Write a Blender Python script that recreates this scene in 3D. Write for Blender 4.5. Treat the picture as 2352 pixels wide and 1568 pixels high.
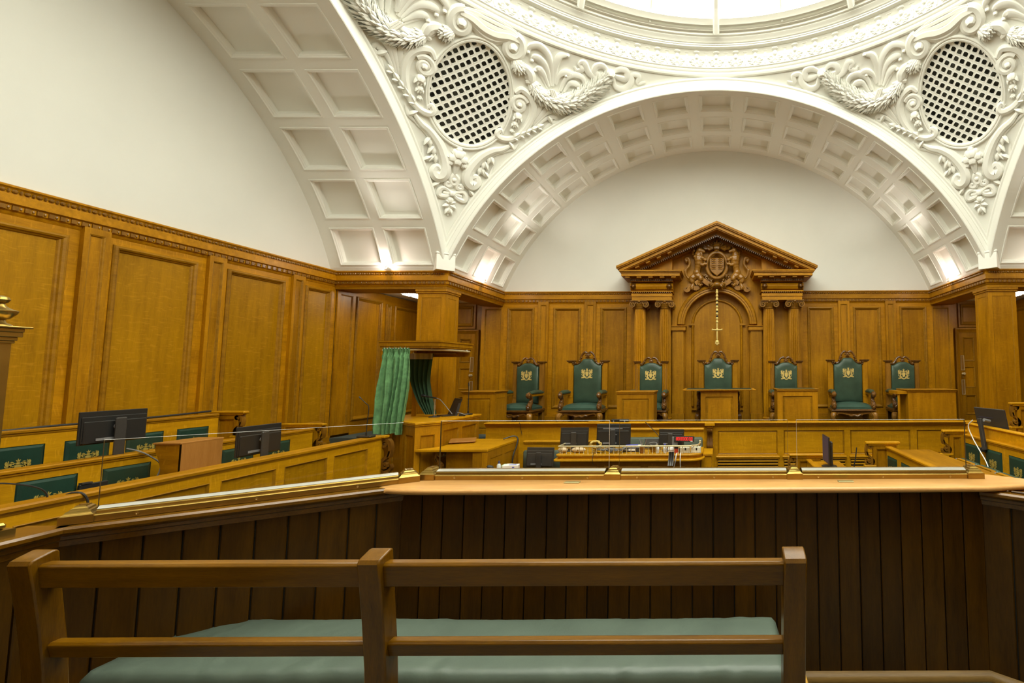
import bpy, bmesh, math, random
from mathutils import Matrix, Vector
random.seed(7)
for _o in list(bpy.data.objects): bpy.data.objects.remove(_o)
SC = bpy.context.scene
COL = SC.collection
PI = math.pi
R = math.radians
# ------------------------------------------------------------------ camera
EZ = 2.75                                    # eye height above the well of the court
cam_d = bpy.data.cameras.new('camera'); cam = bpy.data.objects.new('camera', cam_d); COL.objects.link(cam)
cam_d.sensor_fit = 'HORIZONTAL'; cam_d.sensor_width = 36.0
cam_d.lens = 36.0*1058.4/2352
cam_d.shift_x = (1176-1648.2)/2352; cam_d.shift_y = (774.8-784)/2352
cam_d.clip_start = 0.05; cam_d.clip_end = 100
_pi, _ro, _ya = .0738, .0035, .001
_r0 = Vector((math.cos(_ya), -math.sin(_ya), 0)); _f0 = Vector((math.sin(_ya), math.cos(_ya), 0)); _z = Vector((0, 0, 1))
_F = _f0*math.cos(_pi)+_z*math.sin(_pi); _U0 = _z*math.cos(_pi)-_f0*math.sin(_pi)
_Rr = _r0*math.cos(_ro)-_U0*math.sin(_ro); _U = _r0*math.sin(_ro)+_U0*math.cos(_ro)
cam.matrix_world = Matrix(((_Rr.x, _U.x, -_F.x, 0), (_Rr.y, _U.y, -_F.y, 0), (_Rr.z, _U.z, -_F.z, EZ), (0, 0, 0, 1)))
SC.camera = cam
# ------------------------------------------------------------------ light and exposure
SC.view_settings.view_transform = 'Standard'; SC.view_settings.look = 'None'
SC.view_settings.gamma = 1.0; SC.view_settings.use_curve_mapping = False
SC.view_settings.exposure = 0.84
SC.cycles.use_denoising = True
SC.cycles.max_bounces = 10; SC.cycles.diffuse_bounces = 6; SC.cycles.glossy_bounces = 4
SC.cycles.transmission_bounces = 8; SC.cycles.transparent_max_bounces = 12
SC.cycles.sample_clamp_indirect = 6.0
SC.cycles.caustics_reflective = False; SC.cycles.caustics_refractive = False
SKY_E = 3.6          # backlit glass of the dome
LIGHT_PANEL_E = 24.0  # alcove ceiling lights
SPOT_W = 4.0 
FILL_W = 42.0         # fill spots added near the uplighters to brighten the vaults
world = bpy.data.worlds.new('world'); SC.world = world; world.use_nodes = True
world.node_tree.nodes['Background'].inputs[0].default_value = (1, .97, .88, 1)
world.node_tree.nodes['Background'].inputs[1].default_value = 0.05

def lamp(name, kind, loc, power, color=(1, 1, 1), size=.1, rot=None, spot=None, blend=.5, sx=None, sy=None):
    d = bpy.data.lights.new(name, kind); d.energy = power; d.color = color
    if kind == 'AREA':
        d.shape = 'RECTANGLE'; d.size = sx or size; d.size_y = sy or size
    else:
        d.shadow_soft_size = size
    if kind == 'SPOT': d.spot_size = spot; d.spot_blend = blend
    o = bpy.data.objects.new(name, d); COL.objects.link(o); o.location = loc
    if rot: o.rotation_euler = rot
    return o

# ------------------------------------------------------------------ materials
def new_mat(name):
    m = bpy.data.materials.new(name); m.use_nodes = True
    return m, m.node_tree.nodes, m.node_tree.links, m.node_tree.nodes['Principled BSDF']
def plain(name, col, rough=.5, metal=0.0, bump=0.0, bscale=80, var=0.0, vscale=6, coat=0.0, spec=.4):
    m, N, L, b = new_mat(name)
    b.inputs['Base Color'].default_value = (*col, 1); b.inputs['Roughness'].default_value = rough
    b.inputs['Metallic'].default_value = metal; b.inputs['Specular IOR Level'].default_value = spec
    if coat: b.inputs['Coat Weight'].default_value = coat; b.inputs['Coat Roughness'].default_value = .15
    tc = N.new('ShaderNodeTexCoord')
    if var:
        n = N.new('ShaderNodeTexNoise'); n.inputs['Scale'].default_value = vscale; n.inputs['Detail'].default_value = 5
        L.new(tc.outputs['Object'], n.inputs['Vector'])
        r = N.new('ShaderNodeValToRGB'); e = r.color_ramp.elements
        e[0].position = .3; e[1].position = .7
        e[0].color = (*[c*(1-var) for c in col], 1); e[1].color = (*[min(1, c*(1+var)) for c in col], 1)
        L.new(n.outputs['Fac'], r.inputs['Fac']); L.new(r.outputs['Color'], b.inputs['Base Color'])
    if bump:
        n2 = N.new('ShaderNodeTexNoise'); n2.inputs['Scale'].default_value = bscale; n2.inputs['Detail'].default_value = 3
        L.new(tc.outputs['Object'], n2.inputs['Vector'])
        bp = N.new('ShaderNodeBump'); bp.inputs['Strength'].default_value = bump; bp.inputs['Distance'].default_value = .01
        L.new(n2.outputs['Fac'], bp.inputs['Height']); L.new(bp.outputs['Normal'], b.inputs['Normal'])
    return m
def oak(name, dark, light, axis='z', rough=.42, fleck=0.0, tone=.18, coat=.04, grain=1.0):
    """quarter-sawn oak: stretched grain along one local axis, tone differing from board to board"""
    m, N, L, b = new_mat(name)
    tc = N.new('ShaderNodeTexCoord'); oi = N.new('ShaderNodeObjectInfo')
    off = N.new('ShaderNodeVectorMath'); off.operation = 'SCALE'; off.inputs[0].default_value = (13.1, 7.7, 5.3)
    L.new(oi.outputs['Random'], off.inputs['Scale'])
    add = N.new('ShaderNodeVectorMath'); add.operation = 'ADD'
    L.new(tc.outputs['Object'], add.inputs[0]); L.new(off.outputs[0], add.inputs[1])
    mp = N.new('ShaderNodeMapping')
    s = {'x': (.09, 1, 1), 'y': (1, .09, 1), 'z': (1, 1, .09)}[axis]
    mp.inputs['Scale'].default_value = s
    L.new(add.outputs[0], mp.inputs['Vector'])
    n1 = N.new('ShaderNodeTexNoise'); n1.inputs['Scale'].default_value = 16*grain; n1.inputs['Detail'].default_value = 6; n1.inputs['Roughness'].default_value = .6
    L.new(mp.outputs[0], n1.inputs['Vector'])
    n3 = N.new('ShaderNodeTexNoise'); n3.inputs['Scale'].default_value = 170*grain; n3.inputs['Detail'].default_value = 3
    L.new(mp.outputs[0], n3.inputs['Vector'])
    n2 = N.new('ShaderNodeTexNoise'); n2.inputs['Scale'].default_value = 1.6; n2.inputs['Detail'].default_value = 2
    L.new(add.outputs[0], n2.inputs['Vector'])
    mix = N.new('ShaderNodeMath'); mix.operation = 'MULTIPLY_ADD'; mix.inputs[1].default_value = .45
    L.new(n1.outputs['Fac'], mix.inputs[0])
    m2 = N.new('ShaderNodeMath'); m2.operation = 'MULTIPLY_ADD'; m2.inputs[1].default_value = .3
    L.new(n2.outputs['Fac'], m2.inputs[0])
    m3 = N.new('ShaderNodeMath'); m3.operation = 'MULTIPLY'; m3.inputs[1].default_value = .25
    L.new(n3.outputs['Fac'], m3.inputs[0]); L.new(m3.outputs[0], m2.inputs[2]); L.new(m2.outputs[0], mix.inputs[2])
    r = N.new('ShaderNodeValToRGB'); e = r.color_ramp.elements
    e[0].position = .36; e[1].position = .66; e[0].color = (*dark, 1); e[1].color = (*light, 1)
    L.new(mix.outputs[0], r.inputs['Fac'])
    colour = r.outputs['Color']
    if fleck:
        mpf = N.new('ShaderNodeMapping')
        mpf.inputs['Scale'].default_value = {'x': (60, 9, 9), 'y': (9, 60, 9), 'z': (9, 9, 75)}[axis]
        dn = N.new('ShaderNodeTexNoise'); dn.inputs['Scale'].default_value = 3.0
        L.new(add.outputs[0], dn.inputs['Vector'])
        dm = N.new('ShaderNodeVectorMath'); dm.operation = 'MULTIPLY_ADD'; dm.inputs[1].default_value = (.12, .12, .12)
        L.new(dn.outputs['Color'], dm.inputs[0]); L.new(add.outputs[0], dm.inputs[2])
        L.new(dm.outputs[0], mpf.inputs['Vector'])
        nf = N.new('ShaderNodeTexNoise'); nf.inputs['Scale'].default_value = 1.0; nf.inputs['Detail'].default_value = 1
        L.new(mpf.outputs[0], nf.inputs['Vector'])
        rf = N.new('ShaderNodeValToRGB'); rf.color_ramp.elements[0].position = .6; rf.color_ramp.elements[1].position = .7
        L.new(nf.outputs['Fac'], rf.inputs['Fac'])
        fm = N.new('ShaderNodeMath'); fm.operation = 'MULTIPLY'; fm.inputs[1].default_value = fleck
        L.new(rf.outputs['Color'], fm.inputs[0])
        mx = N.new('ShaderNodeMix'); mx.data_type = 'RGBA'
        L.new(fm.outputs[0], mx.inputs[0]); L.new(colour, mx.inputs[6]); mx.inputs[7].default_value = (*[min(1, c*1.5+.02) for c in light], 1)
        colour = mx.outputs[2]
    hv = N.new('ShaderNodeHueSaturation')
    t = N.new('ShaderNodeMapRange'); t.inputs['To Min'].default_value = 1-tone; t.inputs['To Max'].default_value = 1+tone
    L.new(oi.outputs['Random'], t.inputs['Value']); L.new(t.outputs[0], hv.inputs['Value'])
    L.new(colour, hv.inputs['Color']); L.new(hv.outputs['Color'], b.inputs['Base Color'])
    b.inputs['Roughness'].default_value = rough; b.inputs['Specular IOR Level'].default_value = .25
    b.inputs['Coat Weight'].default_value = coat; b.inputs['Coat Roughness'].default_value = .22
    bp = N.new('ShaderNodeBump'); bp.inputs['Strength'].default_value = .12; bp.inputs['Distance'].default_value = .004
    L.new(n3.outputs['Fac'], bp.inputs['Height']); L.new(bp.outputs['Normal'], b.inputs['Normal'])
    return m
def emit(name, col, strength):
    m, N, L, b = new_mat(name)
    b.inputs['Base Color'].default_value = (*col, 1)
    b.inputs['Emission Color'].default_value = (*col, 1); b.inputs['Emission Strength'].default_value = strength
    b.inputs['Roughness'].default_value = .4
    return m
def carpet(name, c1, c2):
    m, N, L, b = new_mat(name)
    tc = N.new('ShaderNodeTexCoord'); n = N.new('ShaderNodeTexNoise'); n.inputs['Scale'].default_value = 260; n.inputs['Detail'].default_value = 3
    L.new(tc.outputs['Object'], n.inputs['Vector'])
    r = N.new('ShaderNodeValToRGB'); e = r.color_ramp.elements; e[0].position = .38; e[1].position = .62
    e[0].color = (*c1, 1); e[1].color = (*c2, 1); L.new(n.outputs['Fac'], r.inputs['Fac']); L.new(r.outputs['Color'], b.inputs['Base Color'])
    b.inputs['Roughness'].default_value = .95
    bp = N.new('ShaderNodeBump'); bp.inputs['Strength'].default_value = .6; bp.inputs['Distance'].default_value = .006
    L.new(n.outputs['Fac'], bp.inputs['Height']); L.new(bp.outputs['Normal'], b.inputs['Normal'])
    return m
def glass_mat(name):
    m, N, L, b = new_mat(name)
    out = N['Material Output']; tr = N.new('ShaderNodeBsdfTransparent'); gl = N.new('ShaderNodeBsdfGlossy')
    tr.inputs['Color'].default_value = (.985, .99, .98, 1); gl.inputs['Roughness'].default_value = .02
    lw = N.new('ShaderNodeFresnel'); lw.inputs['IOR'].default_value = 1.35
    mx = N.new('ShaderNodeMixShader'); L.new(lw.outputs[0], mx.inputs[0]); L.new(tr.outputs[0], mx.inputs[1]); L.new(gl.outputs[0], mx.inputs[2])
    L.new(mx.outputs[0], out.inputs['Surface'])
    return m
OD, OL = (.235, .097, .0006), (.47, .210, .002)
M = dict(
    plaster=plain('plaster', (.86, .86, .80), .6, bump=.03, bscale=40),
    wallp=plain('wall_plaster', (.72, .72, .665), .7, bump=.03, bscale=60, var=.02, vscale=1.5),
    relief=plain('plaster_relief', (.87, .87, .81), .55),
    duct=plain('duct', (.16, .16, .13), .8, var=.7, vscale=5),
    oz=oak('oak_upright', OD, OL, 'z', fleck=.14), ox=oak('oak_lengthwise', OD, OL, 'x', fleck=.2), oy=oak('oak_depthwise', OD, OL, 'y'),
    ol=oak('oak_panel_flecked', (.26, .120, .0005), (.43, .205, .001), 'z', fleck=.25, tone=.08),
    om=oak('oak_moulding', (.20, .088, .001), (.40, .185, .004), 'x', tone=.1),
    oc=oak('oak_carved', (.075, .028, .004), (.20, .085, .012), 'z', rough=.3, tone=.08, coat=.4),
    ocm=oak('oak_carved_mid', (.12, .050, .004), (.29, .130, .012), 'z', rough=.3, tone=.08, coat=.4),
    chan=plain('satin_channel', (.74, .73, .66), .3, .3),
    bead=oak('skirting_bead', (.17, .095, .022), (.30, .18, .05), 'x', rough=.4),
    ocl=oak('oak_carved_golden', (.17, .070, .007), (.36, .165, .020), 'z', rough=.3, tone=.08, coat=.4),
    lime=oak('oak_bench_front', (.36, .162, .001), (.60, .290, .003), 'x', fleck=.2, tone=.08),
    ledge=oak('oak_worn_ledge', (.50, .25, .075), (.72, .40, .14), 'x', rough=.33, tone=.05, coat=.3, grain=2.0),
    plank=oak('dark_stained_plank', (.038, .015, .0004), (.092, .038, .001), 'z', rough=.38, tone=.22, coat=.06),
    lip=oak('dark_moulded_rail', (.085, .034, .001), (.19, .080, .004), 'x', rough=.26, tone=.05, coat=.6),
    bench=oak('bench_oak', (.085, .034, .0004), (.20, .085, .001), 'x', rough=.3, tone=.06, coat=.25, grain=1.6),
    benchz=oak('bench_oak_upright', (.075, .030, .0004), (.18, .076, .001), 'z', rough=.3, tone=.06, coat=.25, grain=1.6),
    seatb=oak('seat_board', (.42, .22, .035), (.60, .34, .07), 'x', rough=.3),
    rough=oak('worn_box_wood', (.30, .125, .022), (.42, .19, .045), 'z', rough=.45, tone=.05, coat=.05),
    green=plain('green_leather', (.038, .070, .044), .36, bump=.10, bscale=160, var=.25, vscale=5),
    greenp=plain('green_leather_panel', (.012, .042, .026), .42, bump=.08, bscale=160, var=.2, vscale=6),
    greens=plain('green_seat_leather', (.036, .080, .058), .33, bump=.10, bscale=120, var=.2, vscale=4),
    greenb=plain('green_bench_leather', (.080, .106, .080), .42, bump=.05, bscale=120, var=.12, vscale=4),
    gold=plain('gilt', (.78, .60, .20), .38, .35), goldd=plain('dull_gilt', (.46, .33, .065), .45, .2),
    brass=plain('brass_satin', (.50, .36, .13), .33, .9, var=.08, vscale=20),
    brassl=plain('brass_bright', (.84, .73, .46), .34, .65), bronze=plain('bronze_dull', (.37, .24, .055), .27, .85, var=.1, vscale=12),
    bplate=plain('brass_plate', (.40, .36, .17), .4, .6),
    glass=glass_mat('clear_glass'), gedge=plain('glass_edge', (.82, .84, .80), .25), gside=plain('glass_side_edge', (.62, .60, .55), .2),
    blk=plain('black_plastic', (.020, .020, .019), .36), blk2=plain('dark_grey_plastic', (.040, .037, .033), .45), grey=plain('grey_plastic', (.20, .20, .20), .4),
    steel=plain('steel', (.62, .62, .60), .28, .9), white=plain('white_card', (.82, .82, .80), .5), cream=plain('cream_plastic', (.72, .68, .52), .5),
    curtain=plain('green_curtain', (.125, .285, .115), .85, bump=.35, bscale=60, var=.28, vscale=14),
    curtshade=plain('green_curtain_shaded', (.035, .085, .040), .85, bump=.1, bscale=120), tape=plain('heading_tape', (.55, .50, .40), .8),  # rear curtain: shaded copy of the curtain green, shade put into the colour
    carpet=carpet('blue_green_carpet', (.045, .085, .085), (.12, .17, .155)), carpet2=carpet('court_carpet', (.03, .05, .05), (.06, .09, .085)),
    sky=emit('backlit_frosted_glass', (.985, 1.0, .90), SKY_E), panel=emit('light_panel', (1, .93, .78), LIGHT_PANEL_E),
    bulb=emit('lamp_glow', (1, .93, .85), 60), led=emit('red_led', (.9, .02, .02), .55),
    ivory=plain('painted_frame', (.80, .79, .72), .5), blue=plain('blue_print', (.10, .12, .55), .5), orange=plain('orange_print', (.85, .35, .08), .5),
    lgreen=plain('pale_green_print', (.55, .72, .50), .5), red=plain('red_plastic', (.60, .06, .03), .4), beige=plain('beige_leather', (.62, .48, .30), .6),
    navy=plain('navy', (.05, .05, .12), .5), clearp=plain('bottle_plastic', (.62, .68, .72), .2),
)
# ------------------------------------------------------------------ geometry helpers
class MB:
    def __init__(s): s.v = []; s.f = []; s.m = []
    def add(s, v, f, mi=0, T=None):
        n = len(s.v)
        if T is not None: v = [T @ Vector(p) for p in v]
        s.v.extend([tuple(p) for p in v]); s.f.extend([tuple(i+n for i in q) for q in f]); s.m.extend([mi]*len(f)); return s
    def box(s, x0, x1, y0, y1, z0, z1, mi=0, c=0, T=None):
        if x0 > x1: x0, x1 = x1, x0
        if y0 > y1: y0, y1 = y1, y0
        if z0 > z1: z0, z1 = z1, z0
        if c <= 0:
            v = [(x0, y0, z0), (x1, y0, z0), (x1, y1, z0), (x0, y1, z0), (x0, y0, z1), (x1, y0, z1), (x1, y1, z1), (x0, y1, z1)]
            f = [(0, 3, 2, 1), (4, 5, 6, 7), (0, 1, 5, 4), (1, 2, 6, 5), (2, 3, 7, 6), (3, 0, 4, 7)]
            return s.add(v, f, mi, T)
        c = min(c, (x1-x0)/2.01, (y1-y0)/2.01, (z1-z0)/2.01)
        v = []; X = (x0, x1); Y = (y0, y1); Z = (z0, z1)
        idx = {}
        for i in (0, 1):
            for j in (0, 1):
                for k in (0, 1):
                    sx = 1 if i == 0 else -1; sy = 1 if j == 0 else -1; sz = 1 if k == 0 else -1
                    for a, p in (('x', (X[i], Y[j]+sy*c, Z[k]+sz*c)), ('y', (X[i]+sx*c, Y[j], Z[k]+sz*c)), ('z', (X[i]+sx*c, Y[j]+sy*c, Z[k]))):
                        idx[(i, j, k, a)] = len(v); v.append(p)
        I = lambda i, j, k, a: idx[(i, j, k, a)]
        f = [(I(0,0,0,'x'), I(0,0,1,'x'), I(0,1,1,'x'), I(0,1,0,'x')), (I(1,0,0,'x'), I(1,1,0,'x'), I(1,1,1,'x'), I(1,0,1,'x')),
             (I(0,0,0,'y'), I(1,0,0,'y'), I(1,0,1,'y'), I(0,0,1,'y')), (I(0,1,0,'y'), I(0,1,1,'y'), I(1,1,1,'y'), I(1,1,0,'y')),
             (I(0,0,0,'z'), I(0,1,0,'z'), I(1,1,0,'z'), I(1,0,0,'z')), (I(0,0,1,'z'), I(1,0,1,'z'), I(1,1,1,'z'), I(0,1,1,'z'))]
        for a in (0, 1):
            for b in (0, 1):
                f.append((I(a,b,0,'x'), I(a,b,1,'x'), I(a,b,1,'y'), I(a,b,0,'y')))
                f.append((I(a,0,b,'x'), I(a,1,b,'x'), I(a,1,b,'z'), I(a,0,b,'z')))
                f.append((I(0,a,b,'y'), I(1,a,b,'y'), I(1,a,b,'z'), I(0,a,b,'z')))
        for i in (0, 1):
            for j in (0, 1):
                for k in (0, 1): f.append((I(i,j,k,'x'), I(i,j,k,'y'), I(i,j,k,'z')))
        return s.add(v, f, mi, T)
    def prism(s, poly, a, b, plane='xz', mi=0, T=None):
        """closed 2-D polygon extruded between a and b along the third axis"""
        n = len(poly)
        P = {'xz': lambda p, t: (p[0], t, p[1]), 'xy': lambda p, t: (p[0], p[1], t), 'yz': lambda p, t: (t, p[0], p[1])}[plane]
        v = [P(p, a) for p in poly]+[P(p, b) for p in poly]
        f = [tuple(range(n)), tuple(range(2*n-1, n-1, -1))]+[(i, (i+1) % n, n+(i+1) % n, n+i) for i in range(n)]
        return s.add(v, f, mi, T)
    def strip(s, rows, mi=0, closed=False, T=None):
        """grid of equal-length vertex rows"""
        n = len(rows[0]); v = [p for r in rows for p in r]; f = []
        for i in range(len(rows)-1):
            for j in range(n if closed else n-1):
                k = (j+1) % n; f.append((i*n+j, i*n+k, (i+1)*n+k, (i+1)*n+j))
        return s.add(v, f, mi, T)
    def lathe(s, prof, n=16, c=(0, 0, 0), mi=0, T=None, cap=True):
        rows = [[(c[0]+r*math.cos(2*PI*j/n), c[1]+r*math.sin(2*PI*j/n), c[2]+z) for j in range(n)] for r, z in prof]
        s.strip(rows, mi, True, T)
        if cap:
            if prof[0][0] > 1e-4: s.add(rows[0], [tuple(range(n-1, -1, -1))], mi, T)
            if prof[-1][0] > 1e-4: s.add(rows[-1], [tuple(range(n))], mi, T)
        return s
    def tube(s, pts, r, n=8, mi=0, cap=True, closed=False, flat=1.0, up=None, T=None):
        pts = [Vector(p) for p in pts]; m = len(pts)
        rr = r if isinstance(r, (list, tuple)) else [r]*m
        if len(rr) != m: rr = [rr[min(len(rr)-1, int(i*len(rr)/m))] for i in range(m)]
        rows = []; pu = None
        for i in range(m):
            if closed: t = pts[(i+1) % m]-pts[i-1]
            else: t = pts[min(m-1, i+1)]-pts[max(0, i-1)]
            if t.length < 1e-9: t = Vector((0, 0, 1))
            t.normalize()
            if up is not None: u = Vector(up[i] if isinstance(up, list) else up)
            elif pu is None: u = Vector((0, 0, 1)) if abs(t.z) < .9 else Vector((0, 1, 0))
            else: u = pu
            u = u-t*u.dot(t)
            if u.length < 1e-6: u = Vector((1, 0, 0))-t*t.x
            u.normalize(); w = t.cross(u); pu = u
            rows.append([tuple(pts[i]+(u*(flat*math.sin(2*PI*j/n))+w*math.cos(2*PI*j/n))*rr[i]) for j in range(n)])
        if closed: rows.append(rows[0])
        s.strip(rows, mi, True, T)
        if cap and not closed:
            s.add(rows[0], [tuple(range(n-1, -1, -1))], mi, T); s.add(rows[-1], [tuple(range(n))], mi, T)
        return s
    def ball(s, c, r, n=10, m=6, mi=0, T=None):
        r = r if isinstance(r, (list, tuple)) else (r, r, r); c = Vector(c)
        rows = [[(c.x+r[0]*math.sin(PI*(i+.0)/m)*math.cos(2*PI*j/n), c.y+r[1]*math.sin(PI*i/m)*math.sin(2*PI*j/n), c.z+r[2]*math.cos(PI*i/m)) for j in range(n)] for i in range(m+1)]
        rows[0] = [(c.x, c.y, c.z+r[2]*.999)]*n; rows[-1] = [(c.x, c.y, c.z-r[2]*.999)]*n
        v = [rows[0][0]]+[p for q in rows[1:-1] for p in q]+[rows[-1][0]]; f = []
        for j in range(n):
            k = (j+1) % n; f.append((0, 1+j, 1+k)); b = 1+(m-2)*n; f.append((len(v)-1, b+k, b+j))
            for i in range(m-2): f.append((1+i*n+j, 1+(i+1)*n+j, 1+(i+1)*n+k, 1+i*n+k))
        return s.add(v, f, mi, T)
    def ring(s, rect, prof, mi=0, T=None):
        """mitred moulding round a rectangle in the XZ plane facing -Y; prof = (inset, outward) pairs"""
        x0, z0, x1, z1 = rect; rows = []
        for a, o in prof: rows.append([(x0+a, -o, z0+a), (x1-a, -o, z0+a), (x1-a, -o, z1-a), (x0+a, -o, z1-a)])
        return s.strip(rows, mi, True, T)
    def stroke(s, pts, wid, a, b, plane='xz', mi=0, T=None, k=6):
        """flat band of varying width along a smooth 2-D path, extruded between a and b"""
        pts = smooth2(pts, k); m = len(pts)
        L_, R_ = [], []
        for i in range(m):
            p0 = pts[max(0, i-1)]; p1 = pts[min(m-1, i+1)]; dx, dy = p1[0]-p0[0], p1[1]-p0[1]; l = math.hypot(dx, dy) or 1
            t = i/(m-1)*(len(wid)-1) if isinstance(wid, (list, tuple)) else 0
            w = wid if not isinstance(wid, (list, tuple)) else wid[int(t)]*(1-t+int(t))+wid[min(len(wid)-1, int(t)+1)]*(t-int(t))
            nx, ny = -dy/l*w/2, dx/l*w/2
            L_.append((pts[i][0]+nx, pts[i][1]+ny)); R_.append((pts[i][0]-nx, pts[i][1]-ny))
        P = {'xz': lambda p, t: (p[0], t, p[1]), 'xy': lambda p, t: (p[0], p[1], t), 'yz': lambda p, t: (t, p[0], p[1])}[plane]
        rows = [[P(L_[i], a), P(R_[i], a), P(R_[i], b), P(L_[i], b)] for i in range(m)]
        s.strip(rows, mi, True, T); s.add(rows[0], [(3, 2, 1, 0)], mi, T); s.add(rows[-1], [(0, 1, 2, 3)], mi, T)
        return s
    def build(s, name, mat, parent=None, loc=(0, 0, 0), rz=0, smooth=35, rot=None):
        me = bpy.data.meshes.new(name); me.from_pydata(s.v, [], s.f)
        mats = mat if isinstance(mat, (list, tuple)) else [mat]
        for q in mats: me.materials.append(M[q] if isinstance(q, str) else q)
        if len(mats) > 1: me.polygons.foreach_set('material_index', s.m)
        bm = bmesh.new(); bm.from_mesh(me); bmesh.ops.recalc_face_normals(bm, faces=bm.faces); bm.to_mesh(me); bm.free()
        if smooth:
            me.polygons.foreach_set('use_smooth', [True]*len(me.polygons)); me.set_sharp_from_angle(angle=R(smooth))
        me.update()
        return link(name, me, parent, loc, rz, rot)
def link(name, me, parent=None, loc=(0, 0, 0), rz=0, rot=None):
    o = bpy.data.objects.new(name, me); COL.objects.link(o); o.location = loc
    o.rotation_euler = rot if rot else (0, 0, rz)
    if parent: o.parent = parent
    return o
def smooth2(pts, k=6):
    """Catmull-Rom through 2-D or 3-D points"""
    if k <= 1 or len(pts) < 3: return [tuple(p) for p in pts]
    P = [Vector(p) for p in pts]; P = [P[0]*2-P[1]]+P+[P[-1]*2-P[-2]]; out = []
    for i in range(1, len(P)-2):
        for j in range(k):
            t = j/k; a, b, c, d = P[i-1:i+3]
            out.append(tuple(.5*((2*b)+(c-a)*t+(2*a-5*b+4*c-d)*t*t+(3*b-a-3*c+d)*t**3)))
    out.append(tuple(P[-2])); return out
def tag(o, label=None, cat=None, group=None, kind=None):
    if label: o['label'] = label
    if cat: o['category'] = cat
    if group: o['group'] = group
    if kind: o['kind'] = kind
    return o
def top(name, label, cat, loc=(0, 0, 0), rz=0, group=None, kind=None):
    o = bpy.data.objects.new(name, None); COL.objects.link(o); o.location = loc; o.rotation_euler = (0, 0, rz)
    o.empty_display_size = .1
    return tag(o, label, cat, group, kind)
def kids(o): return [c for c in bpy.data.objects if c.parent == o]
def copy_tree(o, loc=None, rz=None, label=None, group=None):
    ch = {}
    for c in bpy.data.objects:
        if c.parent: ch.setdefault(c.parent, []).append(c)
    def rec(q, par):
        n = q.copy(); COL.objects.link(n)
        if par: n.parent = par
        for k in ch.get(q, []): rec(k, n)
        return n
    n = rec(o, None)
    if loc is not None: n.location = loc
    if rz is not None: n.rotation_euler = (0, 0, rz)
    if label: n['label'] = label
    if group: n['group'] = group
    return n
def voxel(o, size, smooth_it=0):
    md = o.modifiers.new('merge', 'REMESH'); md.mode = 'VOXEL'; md.voxel_size = size; md.use_smooth_shade = True
    if smooth_it:
        s2 = o.modifiers.new('soften', 'SMOOTH'); s2.iterations = smooth_it; s2.factor = .5
    return o
def bev(o, w=.004, seg=2):
    md = o.modifiers.new('edges', 'BEVEL'); md.width = w; md.segments = seg; md.limit_method = 'ANGLE'; md.angle_limit = R(40)
    return o
# joinery profiles: (inset, outward)
BOLECT = [(-.012, 0), (-.012, .012), (0, .026), (.018, .030), (.036, .020), (.044, .004), (.056, -.002), (.066, -.016)]
SUNK = [(0, 0), (.004, -.004), (.012, -.006), (.020, -.018), (.024, -.020)]
RAISED = [(0, 0), (.004, .010), (.016, .016), (.026, .004), (.030, -.014)]
def board(parent, loc, rz, w, h, t, rects, prof=SUNK, fm='ox', pm='oz', mm='om', frame='frame', panel='panel', field=None, raised=0):
    """framed joinery: one frame mesh (stiles and rails) and one mesh for each panel, local X along, Z up, facing -Y"""
    xs = sorted({0, w} | {r[0] for r in rects} | {r[2] for r in rects}); zs = sorted({0, h} | {r[1] for r in rects} | {r[3] for r in rects})
    mb = MB()
    for i in range(len(xs)-1):
        for k in range(len(zs)-1):
            cx, cz = (xs[i]+xs[i+1])/2, (zs[k]+zs[k+1])/2
            if any(r[0] < cx < r[2] and r[1] < cz < r[3] for r in rects): continue
            mb.add([(xs[i], 0, zs[k]), (xs[i+1], 0, zs[k]), (xs[i+1], 0, zs[k+1]), (xs[i], 0, zs[k+1])], [(0, 1, 2, 3)])
    mb.add([(0, 0, 0), (w, 0, 0), (w, t, 0), (0, t, 0), (0, 0, h), (w, 0, h), (w, t, h), (0, t, h)], [(0, 3, 2, 1), (4, 5, 6, 7), (1, 2, 6, 5), (2, 3, 7, 6), (3, 0, 4, 7)])
    fo = mb.build(frame, fm, parent, loc, rz, smooth=0)
    ca, sa = math.cos(rz), math.sin(rz); out = []
    for r in rects:
        x0, z0, x1, z1 = r; pw, ph = x1-x0, z1-z0
        p = MB(); p.ring((-pw/2, -ph/2, pw/2, ph/2), prof, 1)
        a, o_ = prof[-1]
        fx, fz = pw/2-a, ph/2-a
        if raised:
            g = raised
            p.ring((-fx, -fz, fx, fz), [(0, o_), (g*.15, o_+.002), (g, .004)], 0); fx -= g; fz -= g; o_ = .004
        p.add([(-fx, -o_, -fz), (fx, -o_, -fz), (fx, -o_, fz), (-fx, -o_, fz)], [(0, 1, 2, 3)], 0)
        lx, lz = (x0+x1)/2, (z0+z1)/2
        out.append(p.build(panel, [field or pm, mm], parent, (loc[0]+lx*ca, loc[1]+lx*sa, loc[2]+lz), rz, smooth=0))
    return fo, out
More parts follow.
